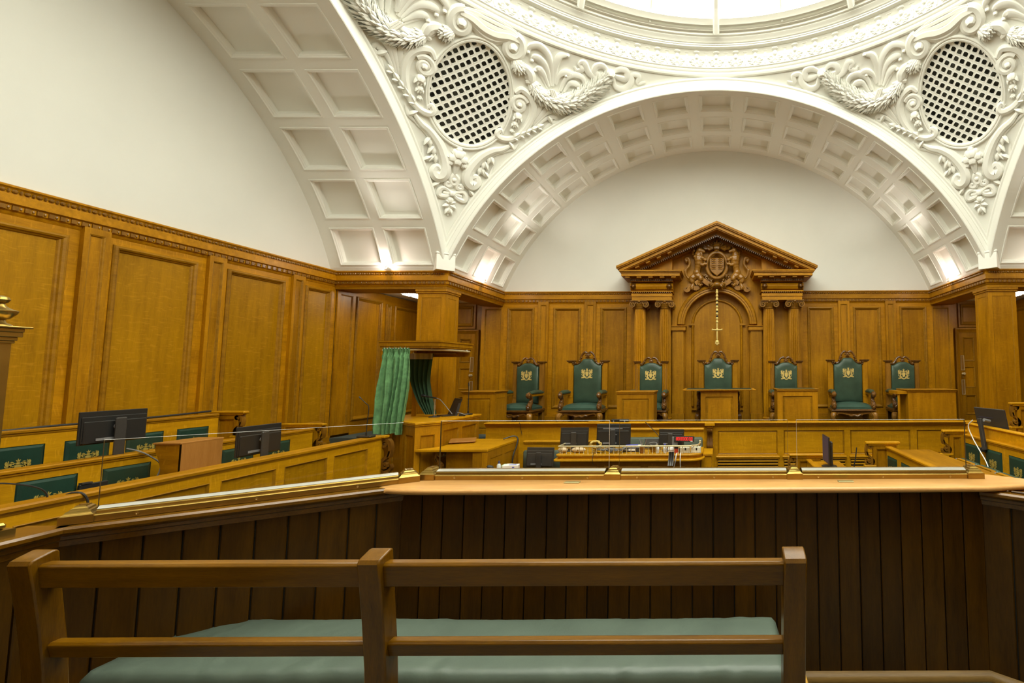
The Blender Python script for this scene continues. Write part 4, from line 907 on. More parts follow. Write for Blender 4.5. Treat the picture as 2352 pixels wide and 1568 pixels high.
def beast(s, horse):
    """rampant supporter facing the shield, one continuous carved figure"""
    q = MB(); y = -.09
    T = lambda p: [(s*a, y+d, b) for a, d, b in p]
    q.tube(smooth2(T([(.46, .02, -.30), (.47, 0, -.18), (.44, -.02, -.04), (.41, -.03, .10), (.43, -.03, .22), (.42, -.03, .32)]), 5), [.055, .085, .09, .075, .085, .10, .11, .10, .085, .075], 10)
    q.ball((s*.40, y-.05, .36), (.085 if not horse else .065, .075, .08), 10, 7)
    q.tube(T([(.39, -.06, .37), (.32, -.07, .34), (.275, -.07, .325)]), [.055, .045, .032] if not horse else [.05, .038, .030], 8)
    if horse:
        q.tube(T([(.37, -.06, .43), (.33, -.08, .56), (.31, -.09, .66)]), [.014, .010, .003], 6)
        for i in range(6): q.tube(T([(.45-.005*i, 0, .42-i*.055), (.52, .0, .42-i*.055), (.54, .01, .36-i*.055)]), [.022, .022, .006], 6)
    else:
        rng = random.Random(3)
        for i in range(26): t = rng.uniform(0, 2*PI); r = rng.uniform(.05, .13); q.ball((s*(.43+r*math.cos(t)), y-.03+rng.uniform(-.06, .06), .33+r*math.sin(t)*1.1), (.032, .03, .040), 7, 5)
        q.ball((s*.285, y-.08, .335), .024, 7, 5); q.tube(T([(.42, -.04, .42), (.40, -.05, .48)]), [.03, .02], 7)
    q.tube(smooth2(T([(.42, -.06, .20), (.33, -.10, .18), (.27, -.10, .13), (.235, -.10, .15)]), 4), [.055, .042, .034, .032, .036], 8)
    q.tube(smooth2(T([(.41, -.05, .06), (.33, -.09, .02), (.27, -.09, .05), (.23, -.09, .03)]), 4), [.052, .04, .034, .03, .034], 8)
    q.tube(smooth2(T([(.46, 0, -.20), (.37, -.04, -.28), (.42, -.02, -.40), (.36, -.05, -.46)]), 4), [.085, .065, .04, .035, .042], 8)
    q.tube(smooth2(T([(.50, .02, -.22), (.58, 0, -.30), (.55, 0, -.42), (.60, -.02, -.50), (.54, -.04, -.52)]), 4), [.085, .065, .042, .036, .042], 8)
    q.tube(smooth2(T([(.52, .03, -.22), (.66, .03, -.26), (.72, .02, -.10), (.63, .02, .06), (.66, .02, .20), (.73, .02, .18), (.70, .02, .10)]), 5), [.032, .03, .03, .032, .034, .036, .03, .022], 8)
    for a, b_ in ((.71, .14), (.665, .0), (.74, -.08)): q.ball((s*a, y+.02, b_), (.035, .03, .042), 7, 5)
    o = q.build('unicorn_supporter' if horse else 'lion_supporter', 'ocl', ra); voxel(o, .0085, 2); return o
beast(-1, False); beast(1, True)
q = MB()
for s in (-1, 1):
    q.stroke([(0, -.46), (s*.20, -.40), (s*.34, -.32), (s*.50, -.40)], [.10, .10, .10, .09], -.13, -.02)
    q.stroke([(s*.36, -.38), (s*.48, -.50), (s*.62, -.44), (s*.66, -.50)], [.10, .11, .10, .09], -.10, 0); q.stroke([(s*.60, -.46), (s*.68, -.56), (s*.74, -.53), (s*.71, -.48)], [.09, .08, .06, .04], -.12, 0); q.ball((s*.655, -.06, -.56), (.05, .06, .035), 9, 6)
o_ = q.build('motto_ribbon', 'ocl', ra, smooth=0); bev(o_, .006)
q = MB(); rng = random.Random(11)
for i in range(200):
    s = rng.choice((-1, 1)); a = rng.uniform(.10, .46); b_ = -.20-rng.uniform(0, .20)+abs(a-.3)*.1; q.ball((s*a, -.07+rng.uniform(-.04, .02), b_), (rng.uniform(.018, .03), .03, rng.uniform(.018, .03)), 6, 4)
for i in range(70):
    t = rng.uniform(R(20), R(160)); r = rng.uniform(.46, .60); q.ball((r*1.0*math.cos(t), -.05, .05+r*.95*math.sin(t)), (rng.uniform(.02, .04), .03, rng.uniform(.02, .035)), 6, 4)
for s in (-1, 1):
    for a, b_ in ((.30, .48), (.44, .50), (.56, .42), (.20, .56)): q.tube(smooth2([(s*(a-.12), -.06, b_-.06), (s*a, -.10, b_+.02), (s*(a+.06), -.08, b_-.03), (s*(a+.02), -.08, b_-.06)], 4), [.02, .03, .026, .012], 7)
q.build('carved_foliage', 'ocm', ra)
q = MB(); q.ball((0, -.12, -.43), (.10, .09, .075), 12, 8)
for s in (-1, 1):
    for k in range(3): q.tube(smooth2([(s*.03, -.14, -.42), (s*(.10+.03*k), -.16, -.46+.03*k), (s*(.13+.03*k), -.12, -.54+.03*k)], 4), [.02, .028, .012], 7)
q.build('shell_bracket', 'ocm', ra)

# ------------------------------------------------------------------ sword
sw = top('ceremonial_sword', 'gilt ceremonial sword hung point up under the carved arms', 'sword', (0, 10.47, 3.70))
q = MB(); L_ = .93; prof = [(.001, L_+.01), (.022, L_), (.024, L_-.03), (.019, L_-.05), (.018, .20), (.016, .02)]; q.lathe([(r*1.15, z) for r, z in reversed(prof)], 12); q.build('scabbard', 'gold', sw)
for z in (.86, .78, .70, .62, .53, .45, .37, .26, .18):
    q = MB(); q.lathe([(.018, z-.03), (.030, z-.018), (.034, z), (.030, z+.018), (.018, z+.03)], 12); q.build('scabbard_mount', 'gold', sw)
for z in (.66, .57, .41, .31):
    q = MB(); q.lathe([(.0235, z-.02), (.0245, z), (.0235, z+.02)], 12); q.build('velvet_band', 'blk', sw)
q = MB(); q.tube([(-.115, 0, .015), (-.10, 0, .0), (-.05, 0, -.002), (0, 0, 0), (.05, 0, -.002), (.10, 0, 0), (.115, 0, .015)], [.018, .014, .012, .022, .012, .014, .018], 10)
for s in (-1, 1): q.ball((s*.11, 0, .005), (.018, .014, .024), 9, 6)
q.ball((0, -.005, 0), (.034, .026, .038), 12, 8); q.build('crossguard', 'gold', sw)
q = MB(); q.lathe([(.016, -.23), (.02, -.18), (.022, -.12), (.019, -.05), (.016, 0)], 12); q.build('grip', 'gold', sw)
q = MB(); q.ball((0, 0, -.275), (.045, .03, .045), 12, 8); q.ball((0, 0, -.33), (.026, .02, .03), 9, 6)
for s in (-1, 1): q.ball((s*.03, 0, -.31), (.022, .018, .022), 9, 6)
q.build('pommel', 'gold', sw)
q = MB(); q.box(-.02, .02, .0, .11, .60, .64); q.box(-.016, .016, .0, .32, -.02, .02); q.build('hanger', 'brass', sw)

# ------------------------------------------------------------------ tall chairs on the dais
def cushion(mb, x0, x1, y0, y1, z0, z1, puff, nx=10, ny=8, mi=0):
    rows = []
    for i in range(nx+1):
        u = i/nx; row = []
        for j in range(ny+1):
            v = j/ny; e = (1-(2*u-1)**6)*(1-(2*v-1)**6); g = (1-(2*u-1)**2)*(1-(2*v-1)**2)
            row.append((x0+(x1-x0)*u, y0+(y1-y0)*v, z1*e+(z0+(z1-z0)*.45)*(1-e)+puff*g))
        rows.append(row)
    mb.strip(rows, mi)
    rim = [r[0] for r in rows]+rows[-1][1:]+[r[-1] for r in rows[::-1]][1:]+rows[0][::-1][1:-1]
    mb.strip([rim, [((p[0]*1.0), p[1], z0) for p in rim]], mi, True)
def ogee(hw, zs, zt, big, n=14):
    """half outline of the back cushion top from the side (x=hw) to the middle"""
    if big: pts = [(hw, zs), (hw*.70, zs+.018), (hw*.50, zs+(zt-zs)*.45), (hw*.34, zs+(zt-zs)*.88), (hw*.22, zt), (0, zt)]
    else: pts = [(hw, zs), (hw*.80, zs+.006), (hw*.55, zs+(zt-zs)*.55), (hw*.28, zs+(zt-zs)*.92), (0, zt)]
    return smooth2(pts, 4)
def make_throne(big, loc, rz, label):
    t = top('tall_chair', label, 'chair', loc, rz, 'tall carved chairs along the dais')
    HW, CW = (.44, .305) if big else (.362, .248); ZP = 1.445 if big else 1.425; ZS, ZT = (1.34, 1.485) if big else (1.315, 1.395); zb = .50
    bk = MB()
    for s in (-1, 1):
        p = MB(); p.box(s*(CW+.012), s*HW, .0, .09, .0, ZP-.035, c=.006); p.box(s*(CW+.02), s*(HW-.012), -.008, .0, .62, ZP-.16, c=.004); p.build('back_post', 'ocl' if not big else 'oz', t)
        p = MB(); p.box(s*(CW-.02), s*(HW+.02), -.03, .11, ZP-.035, ZP-.015, c=.005); p.box(s*(CW-.03), s*(HW+.032), -.04, .12, ZP-.015, ZP+.005, c=.006); p.build('post_cap', 'oc', t)
    o = ogee(CW, ZS, ZT, big); out = [(-x, z) for x, z in o]+[(x, z) for x, z in o[::-1][1:]]
    p = MB(); fr = [(-CW-.02, .45)]+[(x*1.04, z+.035) for x, z in out]+[(CW+.02, .45)]; p.prism(fr, .03, .07); p.build('back_frame', 'ox', t, smooth=0)
    # upholstered back
    p = MB(); n = len(out); cx, cz = 0, .95; rows = []
    for f, d in ((1.0, .03), (1.0, -.012), (.975, -.032), (.92, -.046), (.75, -.056), (.4, -.060), (.05, -.060)):
        ol = [(-CW, zb)]+out+[(CW, zb)]+[(CW*.33, zb), (-CW*.33, zb)]; rows.append([(cx+(x-cx)*f, d, cz+(z-cz)*f) for x, z in ol])
    p.strip(rows, 0, True); p.add(rows[-1], [tuple(range(len(rows[-1])))]); bc = p.build('back_cushion', 'green', t, smooth=60)
    e = MB(); emblem(e, .122, -.005, .0); e.build('gilt_crest', 'gold', bc, (0, -.062, 1.155 if big else 1.115), smooth=0)
    # carved cresting
    p = MB()
    for s in (-1, 1):
        if big:
            p.tube(smooth2([(s*(CW+.02), .03, ZP-.05), (s*CW*.82, .0, ZP-.075), (s*CW*.62, 0, ZP-.04), (s*CW*.52, 0, ZP+.06), (s*CW*.40, 0, ZP+.14), (s*CW*.22, 0, ZP+.185), (s*CW*.06, 0, ZP+.165), (s*CW*.10, 0, ZP+.13)], 5), [.016, .022, .024, .024, .024, .028, .024, .014], 8)
            for a, b_, r in ((CW*.60, ZP-.01, .026), (CW*.46, ZP+.06, .022), (CW*.92, ZP-.06, .028), (CW*1.08, ZP-.055, .022), (CW*.16, ZP+.125, .020)): p.ball((s*a, -.01, b_), r, 8, 6)
            p.tube(smooth2([(s*CW*.8, 0, ZP-.06), (s*CW*1.05, 0, ZP-.09), (s*CW*1.15, 0, ZP-.05)], 4), [.02, .018, .008], 7)
        else:
            p.tube(smooth2([(s*(CW+.01), .02, ZP-.06), (s*CW*.86, 0, ZP-.08), (s*CW*.66, 0, ZP-.02), (s*CW*.45, 0, ZP+.055), (s*CW*.22, 0, ZP+.075), (s*CW*.06, 0, ZP+.05), (s*CW*.10, 0, ZP+.02)], 5), [.018, .026, .024, .022, .026, .022, .012], 8)
            for a, b_, r in ((CW*.9, ZP-.065, .026), (CW*.55, ZP-.015, .018), (CW*.12, ZP+.01, .018)): p.ball((s*a, -.01, b_), r, 8, 6)
    p.ball((0, -.012, ZP+(.115 if big else 0)), (.03, .024, .036), 9, 7)
    for k in range(-2, 3): p.ball((k*.016, -.02, ZP+(.10 if big else -.015)-abs(k)*.006), (.010, .012, .028), 6, 5)
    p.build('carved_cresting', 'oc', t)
    # seat
    SW, SF = (.375, .335) if big else (.325, .330); yF, yB = -.56, .0
    p = MB(); poly = [(-SW-.09, yF-.05), (SW+.09, yF-.05), (SW+.07, .07), (-SW-.07, .07)]; p.prism(poly, .355, .375, 'xy'); p.prism([(x*.97, y*.97) for x, y in poly], .375, .395, 'xy'); p.prism([(x*.94, y*.93) for x, y in poly], .315, .355, 'xy'); bev(p.build('seat_rail', 'oc', t, smooth=0), .006)
    p = MB(); cushion(p, -SW-.03, SW+.03, yF-.01, -.0, .39, .50, .035); p.build('seat_cushion', 'greens', t, smooth=70)
    for s in (-1, 1):
        p = MB(); fx = s*(SW-.005); kx = s*(SW+.055)
        p.tube(smooth2([(fx, yF+.05, .335), (kx, yF-.02, .27), (kx-s*.005, yF-.02, .18), (fx-s*.03, yF+.03, .08), (fx-s*.01, yF+.02, .035), (fx+s*.01, yF-.0, .0)], 4), [.055, .062, .058, .052, .042, .034, .030, .036, .042], 10); p.ball((kx, yF-.05, .25), (.045, .035, .05), 9, 6); p.ball((fx+s*.005, yF-.01, .03), (.045, .05, .03), 9, 6); p.build('front_leg', 'ocl', t)
        p = MB(); p.box(s*(SW-.05), s*(SW+.03), .0, .08, 0, .33, c=.006); p.build('rear_leg', 'oz', t)
        # arm: carved support, rail and pad
        ax = s*(SW+.03)
        p = MB(); p.tube(smooth2([(ax, yF+.02, .40), (ax, yF+.00, .47), (ax, yF+.06, .55), (ax, yF+.08, .62), (ax, yF+.03, .68), (ax, yF-.03, .72), (ax, yF-.05, .68), (ax, yF-.02, .665)], 4), [.05, .056, .05, .04, .038, .044, .05, .05, .04, .03], 9)
        for z, y, r in ((.44, -.03, .048), (.49, -.02, .040), (.72, -.02, .052), (.695, -.055, .04), (.56, .03, .034)): p.ball((ax, yF+y, z), (.040, r, r), 8, 6)
        for k in (-1, 0, 1): p.tube([(ax+k*.026, yF-.025, .42), (ax+k*.028, yF-.05, .47), (ax+k*.024, yF+.02, .54)], [.012, .018, .01], 6)
        p.build('arm_support', 'oc', t)
        p = MB(); p.box(ax-.032, ax+.032, yF+.0, .02, .675, .735, c=.008); p.build('arm_rail', 'oz', t)
        p = MB(); cushion(p, ax-.05, ax+.05, yF+.03, -.04, .735, .795, .012, 5, 8); p.build('arm_pad', 'green', t, smooth=70)
    p = MB(); 
    for s in (-1, 1): p.stroke([(0, .275), (s*.10, .285), (s*.18, .300), (s*(SW-.06), .318), (s*(SW-.02), .27)], [.05, .04, .03, .025, .02], yF-.03, yF+.0); p.tube(smooth2([(s*.02, yF-.035, .27), (s*.07, yF-.045, .255), (s*.12, yF-.04, .285), (s*.17, yF-.035, .275)], 3), [.018, .02, .018, .010], 7)
    p.ball((0, yF-.03, .27), (.05, .025, .024), 9, 6); p.build('carved_apron', 'oc', t)
    return t
TH = [(-4.215, False, -7, 'tall oak chair with low arched back, first from the left, beside the panelled desk'),
      (-2.885, True, 0, 'tall oak chair with high curved cresting between the two left desks, seat fully in view'),
      (-1.475, False, 0, 'low crested green leather chair behind the small square desk left of the centre table'),
      (.02, True, 0, 'central tall chair under the hanging sword, behind the wide leather topped desk'),
      (1.530, False, 0, 'low crested chair half hidden behind the desk just right of the centre table'),
      (2.91, True, -5, 'tall chair with high curved cresting on the right, both arms and seat in view'),
      (4.135, False, -4, 'low crested chair at the far right behind the long plain desk')]
made = {}
for x, big, a, lab in TH:
    if big not in made: made[big] = make_throne(big, (x, 10.30, 1.56), R(a), lab)
    else: copy_tree(made[big], (x, 10.30, 1.56), R(a), lab)

# ------------------------------------------------------------------ desks on the dais
def dais_desk(label, x0, x1, y0, y1, ztop, over, panel=True, right_side=False, leather=False, topw=None):
    t = top('dais_desk', label, 'desk', ((x0+x1)/2, y0, 1.56), 0, 'small desks on the dais'); w = x1-x0; h = ztop-1.56
    q = MB(); q.box(-w/2, w/2, .03, y1-y0, 0, h-.03); q.build('body', 'oz', t)
    rects = [(w*.13, .09, w*.87, h-.14)] if panel else []
    board(t, (-w/2, 0, 0), 0, w, h-.03, .03, rects, prof=[(0, 0), (.006, -.012), (.022, -.016), (.030, -.004), (.05, -.004)], raised=.0, frame='front_frame', panel='front_panel', fm='oz')
    if right_side: board(t, (w/2+.004, .02, 0), R(90), y1-y0-.04, h-.03, .02, [(.07, .09, y1-y0-.11, h-.14)], frame='side_frame', panel='side_panel', fm='oz')
    tw = topw or (w+2*over); q = MB(); q.box(-tw/2, tw/2, -over, y1-y0+over*.5, h-.022, h, c=.006); q.box(-w/2-.015, w/2+.015, -.02, y1-y0+.01, h-.045, h-.022, c=.006); q.build('desk_top', 'ox', t)
    if leather:
        q = MB(); q.box(-tw/2+.06, tw/2-.06, -over+.05, y1-y0-.02, h, h+.003); q.build('leather_inset', 'greenp', t)
    return t
dais_desk('panelled desk at the left end of the dais, its right side receding', -4.95, -4.33, 9.02, 9.55, 2.385, .03, right_side=True)
dais_desk('small square desk with one raised panel, left of the centre table', -1.945, -1.235, 9.0, 9.5, 2.372, .025)
dais_desk('centre desk with wide overhanging green leather top in front of the middle chair', -.325, .40, 9.05, 9.75, 2.402, .06, leather=True, topw=1.43)
dais_desk('small panelled desk with pale moulded top right of the centre table', 1.165, 1.95, 9.0, 9.5, 2.412, .025, leather=True)
d5 = dais_desk('long plain fronted desk at the right end of the dais', 3.70, 4.63, 9.0, 9.5, 2.39, .03, panel=False)
q = MB(); q.tube([(-.62, .06, 0), (-.62, .06, .78)], [.028, .024], 10); q.box(-.66, -.46, .02, .48, .74, .80); q.build('corner_post', 'oz', d5)
# ================================================================== MIDDLE OF THE COURT
def monitor(name, label, loc, rz, w, h, up=.10, tilt=0.0, group=None, stand=True, stand_side='disc', thick=.035, mat='blk'):
    """flat screen on its stand; local -Y is the back of the screen, origin on the desk below it"""
    t = top(name, label, 'monitor', loc, rz, group)
    T = Matrix.Translation((0, 0, up+h/2)) @ Matrix.Rotation(tilt, 4, 'X')
    q = MB(); q.box(-w/2, w/2, 0, .018, -h/2, h/2, c=.004, T=T); q.box(-w/2+.012, w/2-.012, -.012, .002, -h/2+.012, h/2-.05, c=.006, T=T); q.build('screen_shell', mat, t)
    q = MB(); q.box(-w*.46, w*.46, -.024, -.010, -h*.47, h*.20, c=.010, T=T)
    for z in (-.02, -.12): q.box(-w/2+.012, w/2-.012, -.0135, -.011, z*h/.33, z*h/.33+.003, T=T)
    q.build('back_housing', mat, t)
    q = MB(); q.box(-w/2+.01, w/2-.01, .018, .0195, -h/2+.012, h/2-.012, T=T); q.build('display', 'navy', t)
    q = MB(); q.box(-w*.30, w*.10, -.032, -.028, -h*.40, -h*.32, T=T); q.box(-w*.2, -w*.1, -.034, -.03, -h*.39, -h*.33, T=T); q.build('port_row', 'grey', t)
    if stand:
        q = MB(); q.box(-.042, .042, -.075, -.045, .01, up+h*.78, c=.010); q.build('stand_column', 'blk2', t)
        q = MB(); q.tube([(0, -.06, up+h*.5), (0, -.015, up+h*.5)], .028, 12); q.build('stand_neck', 'grey', t)
        q = MB()
        if stand_side == 'disc': q.lathe([(.105, 0), (.105, .008), (.09, .014), (.03, .018)], 24, (0, -.03, 0))
        else: q.box(-.11, .11, -.14, .07, 0, .012, c=.005)
        q.build('stand_base', 'blk', t)
    return t
def cable(name, label, pts, r, mat, k=6, cat='cable'):
    q = MB(); q.tube(smooth2(pts, k), r, 6); return tag(q.build(name, mat), label, cat)
def gooseneck(label, base, pts, head=.05, plate=(.06, .05), mat='blk'):
    t = top('gooseneck_microphone', label, 'microphone', base)
    q = MB(); q.box(-plate[0], plate[0], -plate[1], plate[1], 0, .025, c=.008); q.build('base', mat, t)
    P = smooth2(pts, 6); q = MB(); q.tube(P, .0055, 7); q.tube([P[0], (P[0][0], P[0][1], P[0][2]+.05)], .012, 8); q.build('neck', mat, t)
    d = (Vector(P[-1])-Vector(P[-2])).normalized(); q = MB(); q.tube([P[-1], tuple(Vector(P[-1])+d*head*.3), tuple(Vector(P[-1])+d*head)], [.007, .011, .009], 9); q.build('capsule', 'blk2', t)
    return t

# ------------------------------------------------------------------ long panelled front below the dais
jb = top('bench_front', 'long panelled oak front with moulded top rail below the dais desks, running to the right', 'bench front', (-.06, 8.5, 0))
W_ = 5.15
PR = [(0, 0), (.006, -.012), (.020, -.020), (.028, -.014)]
rects = [(.065, 1.245, 1.155, 1.675), (1.266, 1.245, 2.372, 1.678), (2.479, 1.245, 3.576, 1.676), (3.69, 1.245, 4.75, 1.676)]
lows = [(a, .96, c, 1.175) for a, _, c, _ in rects]
board(jb, (0, 0, 0), 0, W_, 1.77, .05, rects, prof=PR, fm='lime', pm='lime', mm='om', frame='front_frame', panel='front_panel')
for a, _, c, _ in rects:
    q = MB(); q.box(a-.03, c+.03, -.05, 0, 1.195, 1.225, c=.008); q.box(a-.02, c+.02, -.03, 0, 1.165, 1.197, c=.006); q.build('panel_ledge', 'lime', jb)
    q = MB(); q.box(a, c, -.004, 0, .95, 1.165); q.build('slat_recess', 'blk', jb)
    for k in range(4):
        q = MB(); q.box(a, c, -.035, -.004, .965+k*.052, .988+k*.052, c=.004); q.build('slat', 'lime', jb)
def toprail(par, x0, x1, y=0, z0=1.77, name='top_rail'):
    q = MB(); q.prism([(y-.075, z0+.042), (y-.08, z0+.055), (y-.07, z0+.066), (y+.10, z0+.066), (y+.10, z0-.01), (y-.02, z0-.01), (y-.024, z0+.008), (y-.035, z0+.016), (y-.05, z0+.02), (y-.06, z0+.034)], x0, x1, 'yz'); return q.build(name, 'lime', par, smooth=50)
toprail(jb, 0, W_)
jl = top('bench_front', 'plain boarded oak front with moulded rail behind the green settles, left of the console', 'bench front', (-4.22, 8.5, 0))
q = MB(); q.box(0, 4.02, 0, .05, 0, 1.77); q.build('plain_board', 'lime', jl)
toprail(jl, 0, 4.02)
q = MB(); q.prism([(1.70, 1.84), (1.80, 1.84), (2.05, 1.838), (1.95, 1.838)], -.2, .0, 'xz') if False else q.box(1.85, 2.05, -.06, .1, 1.836, 1.848, c=.003); q.build('rail_joint_cap', 'lime', jl)
cs = top('scroll_console', 'carved oak scroll console under a square cap between plain and panelled bench fronts', 'console', (-.138, 8.5, 0))
q = MB(); q.box(-.075, .078, -.02, .05, 0, 1.77); q.build('console_post', 'lime', cs)
q = MB(); q.box(-.09, .09, -.15, .06, 1.775, 1.838, c=.008); q.box(-.06, .06, -.11, .05, 1.73, 1.775, c=.01); q.build('console_cap', 'lime', cs)
q = MB(); P = smooth2([(0, -.03, 1.36), (0, -.09, 1.40), (0, -.05, 1.50), (0, -.04, 1.60), (0, -.08, 1.69), (0, -.115, 1.70), (0, -.10, 1.655)], 5)
for dx in (-.03, 0, .03): q.tube([(p[0]+dx, p[1], p[2]) for p in P], [.020, .030, .026, .022, .022, .026, .026, .018], 8)
q.ball((0, -.10, 1.69), (.055, .035, .035), 9, 6); q.ball((0, -.07, 1.395), (.05, .04, .04), 9, 6); q.build('scroll', 'oc', cs)

# green leather settles behind the clerk's desk
def settle(label, x0, x1, y, zt, zg0, zg1):
    t = top('settle', label, 'bench', ((x0+x1)/2, y, 0)); w = x1-x0
    q = MB(); q.box(-w/2, w/2, 0, .05, 0, zt-.04); q.build('back_board', 'lime', t)
    q = MB(); q.box(-w/2, w/2, -.03, .08, zt-.045, zt-.01, c=.01); q.box(-w/2, w/2, -.015, .06, zt-.06, zt-.045); q.build('ledge', 'lime', t)
    q = MB(); q.box(-w/2+.02, w/2-.02, -.07, 0, zg0, zg1, c=.025); q.build('back_pad', 'greenb', t, smooth=60)
    q = MB(); q.box(-w/2, w/2, -.35, 0, 0, zg0-.25, c=.01); q.build('seat_box', 'lime', t)
    q = MB(); q.box(-w/2+.02, w/2-.02, -.34, -.07, zg0-.25, zg0-.16, c=.025); q.build('seat_pad', 'greenb', t, smooth=60)
settle('lower green leather settle behind the grey monitor, left of the brass railed desk', -3.30, -1.95, 7.95, 1.60, 1.12, 1.435)
settle('higher green leather settle behind the brass railed desk and its monitors', -1.93, -.23, 7.95, 1.80, 1.25, 1.645)

# ------------------------------------------------------------------ clerk's desk with the brass gallery
cd = top('clerk_desk', 'long oak clerk desk with rounded moulded edges and a low brass gallery rail', 'desk', (-1.31, 6.9, 0))
def rounded(hw, y0, y1, r, n=6, left=True):
    P = [(-hw, y1)]
    if left: P += [(-hw+r*.35-r*.35*math.cos(t), y0+r*.35-r*.35*math.sin(t)) for t in [PI/2*i/n for i in range(n+1)]]
    P += [(hw-r+r*math.sin(t), y0+r-r*math.cos(t)) for t in [PI/2*i/n for i in range(n+1)]]
    return P+[(hw, y1)]
for nm, hw, y0, za, zb, mt in (('desk_top', 1.09, 0, 1.505, 1.535, 'lime'), ('upper_band', 1.075, .02, 1.465, 1.505, 'lime'), ('lower_ledge', 1.115, -.035, 1.438, 1.468, 'lime'), ('desk_body', 1.05, .06, 0, 1.438, 'ox')):
    q = MB(); q.prism(rounded(hw, y0, .68, .22), za, zb, 'xy'); o = q.build(nm, mt, cd, smooth=30); 
    if nm in ('desk_top', 'lower_ledge'): bev(o, .008)
for x in (-.75, -.1, .55):
    q = MB(); q.ring((x-.27, .85, x+.27, 1.36), [(0, -.058), (.0, -.045), (.02, -.04), (.03, -.06)]); q.build('body_moulding', 'om', cd, smooth=0)
GP = [(-1.045, .60), (-1.05, .10), (-1.02, .055), (.80, .055), (.90, .075), (.985, .14), (1.035, .26), (1.04, .36)]
GS = smooth2(GP, 1); 
q = MB(); q.tube([(x, y, 1.648) for x, y in smooth2([(-1.045, .60), (-1.05, .12), (-1.035, .075), (-.99, .057), (-.3, .055), (.80, .055), (.92, .085), (1.0, .16), (1.035, .27), (1.04, .36)], 5)], .012, 8); q.box(1.025, 1.055, .355, .37, 1.64, 1.69, c=.004); q.build('gallery_rail', 'brassl', cd)
bal = MB(); bal.lathe([(.009, 0), (.009, .008), (.005, .014), (.004, .03), (.0075, .05), (.004, .07), (.005, .09), (.009, .10)], 8); bo = bal.build('baluster', 'brassl', cd, (-1.0, .055, 1.537)); 
xs = [(-1.0+.064*i, .055) for i in range(1, 29)]+[(-1.048, .12+.075*i) for i in range(7)]+[(.90, .078), (.95, .11), (.99, .155), (1.02, .22), (1.035, .29)]
for x, y in xs: link('baluster', bo.data, cd, (x, y, 1.537))
q = MB(); q.box(-.02, .02, -.36, .36, .0, 0); 
gt = top('desk_end_panel', 'low oak panel with sloping top closing the right end of the clerk desk', 'panel', (-.15, 7.15, 0))
q = MB(); q.prism([(0, 0), (.62, 0), (.62, 1.45), (0, 1.475)], -.055, .055, 'yz'); q.build('end_board', 'lime', gt, smooth=0)
q = MB(); q.prism([(-.02, 1.475), (.64, 1.45), (.64, 1.475), (-.02, 1.50)], -.075, .075, 'yz'); q.build('sloping_cap', 'lime', gt, smooth=0)

monitor('monitor', 'grey backed monitor at the left end of the brass railed desk', (-2.23, 7.28, 1.537), R(3), .43, .285, .065, R(-8), 'monitors on the clerk desk', stand_side='box')
m2 = monitor('monitor', 'tallest black monitor near the middle of the brass railed desk', (-1.62, 7.28, 1.537), 0, .53, .335, .065, R(-4), 'monitors on the clerk desk')
q = MB(); q.box(-.15, .15, -.055, -.05, .33, .345); q.box(-.06, .06, -.06, -.05, .24, .252); q.build('hinge_bar', 'grey', m2)
monitor('monitor', 'black monitor behind the red digital clock, turned slightly', (-.72, 7.28, 1.537), R(-9), .40, .26, .06, R(-6), 'monitors on the clerk desk', stand_side='box')
monitor('monitor', 'wide grey backed monitor in front of the lower green settle', (-2.925, 7.72, .962), R(-4), .46, .31, .24, R(-6), stand_side='box', mat='blk2')
# digital clock: black case with red figures on a grey stand
ck = top('digital_clock', 'small black digital clock with red figures on a grey stand beside a monitor', 'clock', (-.51, 7.10, 1.537), R(-7))
T = Matrix.Translation((0, 0, .195)) @ Matrix.Rotation(R(-12), 4, 'X')
q = MB(); q.box(-.155, .155, 0, .04, -.042, .042, c=.006, T=T); q.build('case', 'blk', ck)
SEG = [((-.5, .5), (.5, .5)), ((-.5, 0), (-.5, .5)), ((.5, 0), (.5, .5)), ((-.5, -.5), (-.5, 0)), ((.5, -.5), (.5, 0)), ((-.5, -.5), (.5, -.5)), ((-.5, 0), (.5, 0))]
for i in range(8):
    q = MB(); x = -.105+i*.030+(.006 if i > 1 else 0)+(.006 if i > 3 else 0)+(.006 if i > 5 else 0)-.004
    for k, (a, b_) in enumerate(SEG):
        if k == 6 and i != 0: continue
        q.box(x+a[0]*.018-.0025, x+b_[0]*.018+.0025, -.003, .001, a[1]*.042-.0025, b_[1]*.042+.0025, T=T)
    q.build('digit', 'led', ck, smooth=0)
q = MB(); q.box(.10, .135, -.002, 0, -.037, -.029, T=T); q.build('maker_plate', 'white', ck)
q = MB(); q.box(-.19, -.10, .02, .05, .0, .22, c=.006); q.box(-.20, .05, -.0, .12, 0, .02, c=.006); q.build('stand', 'grey', ck)
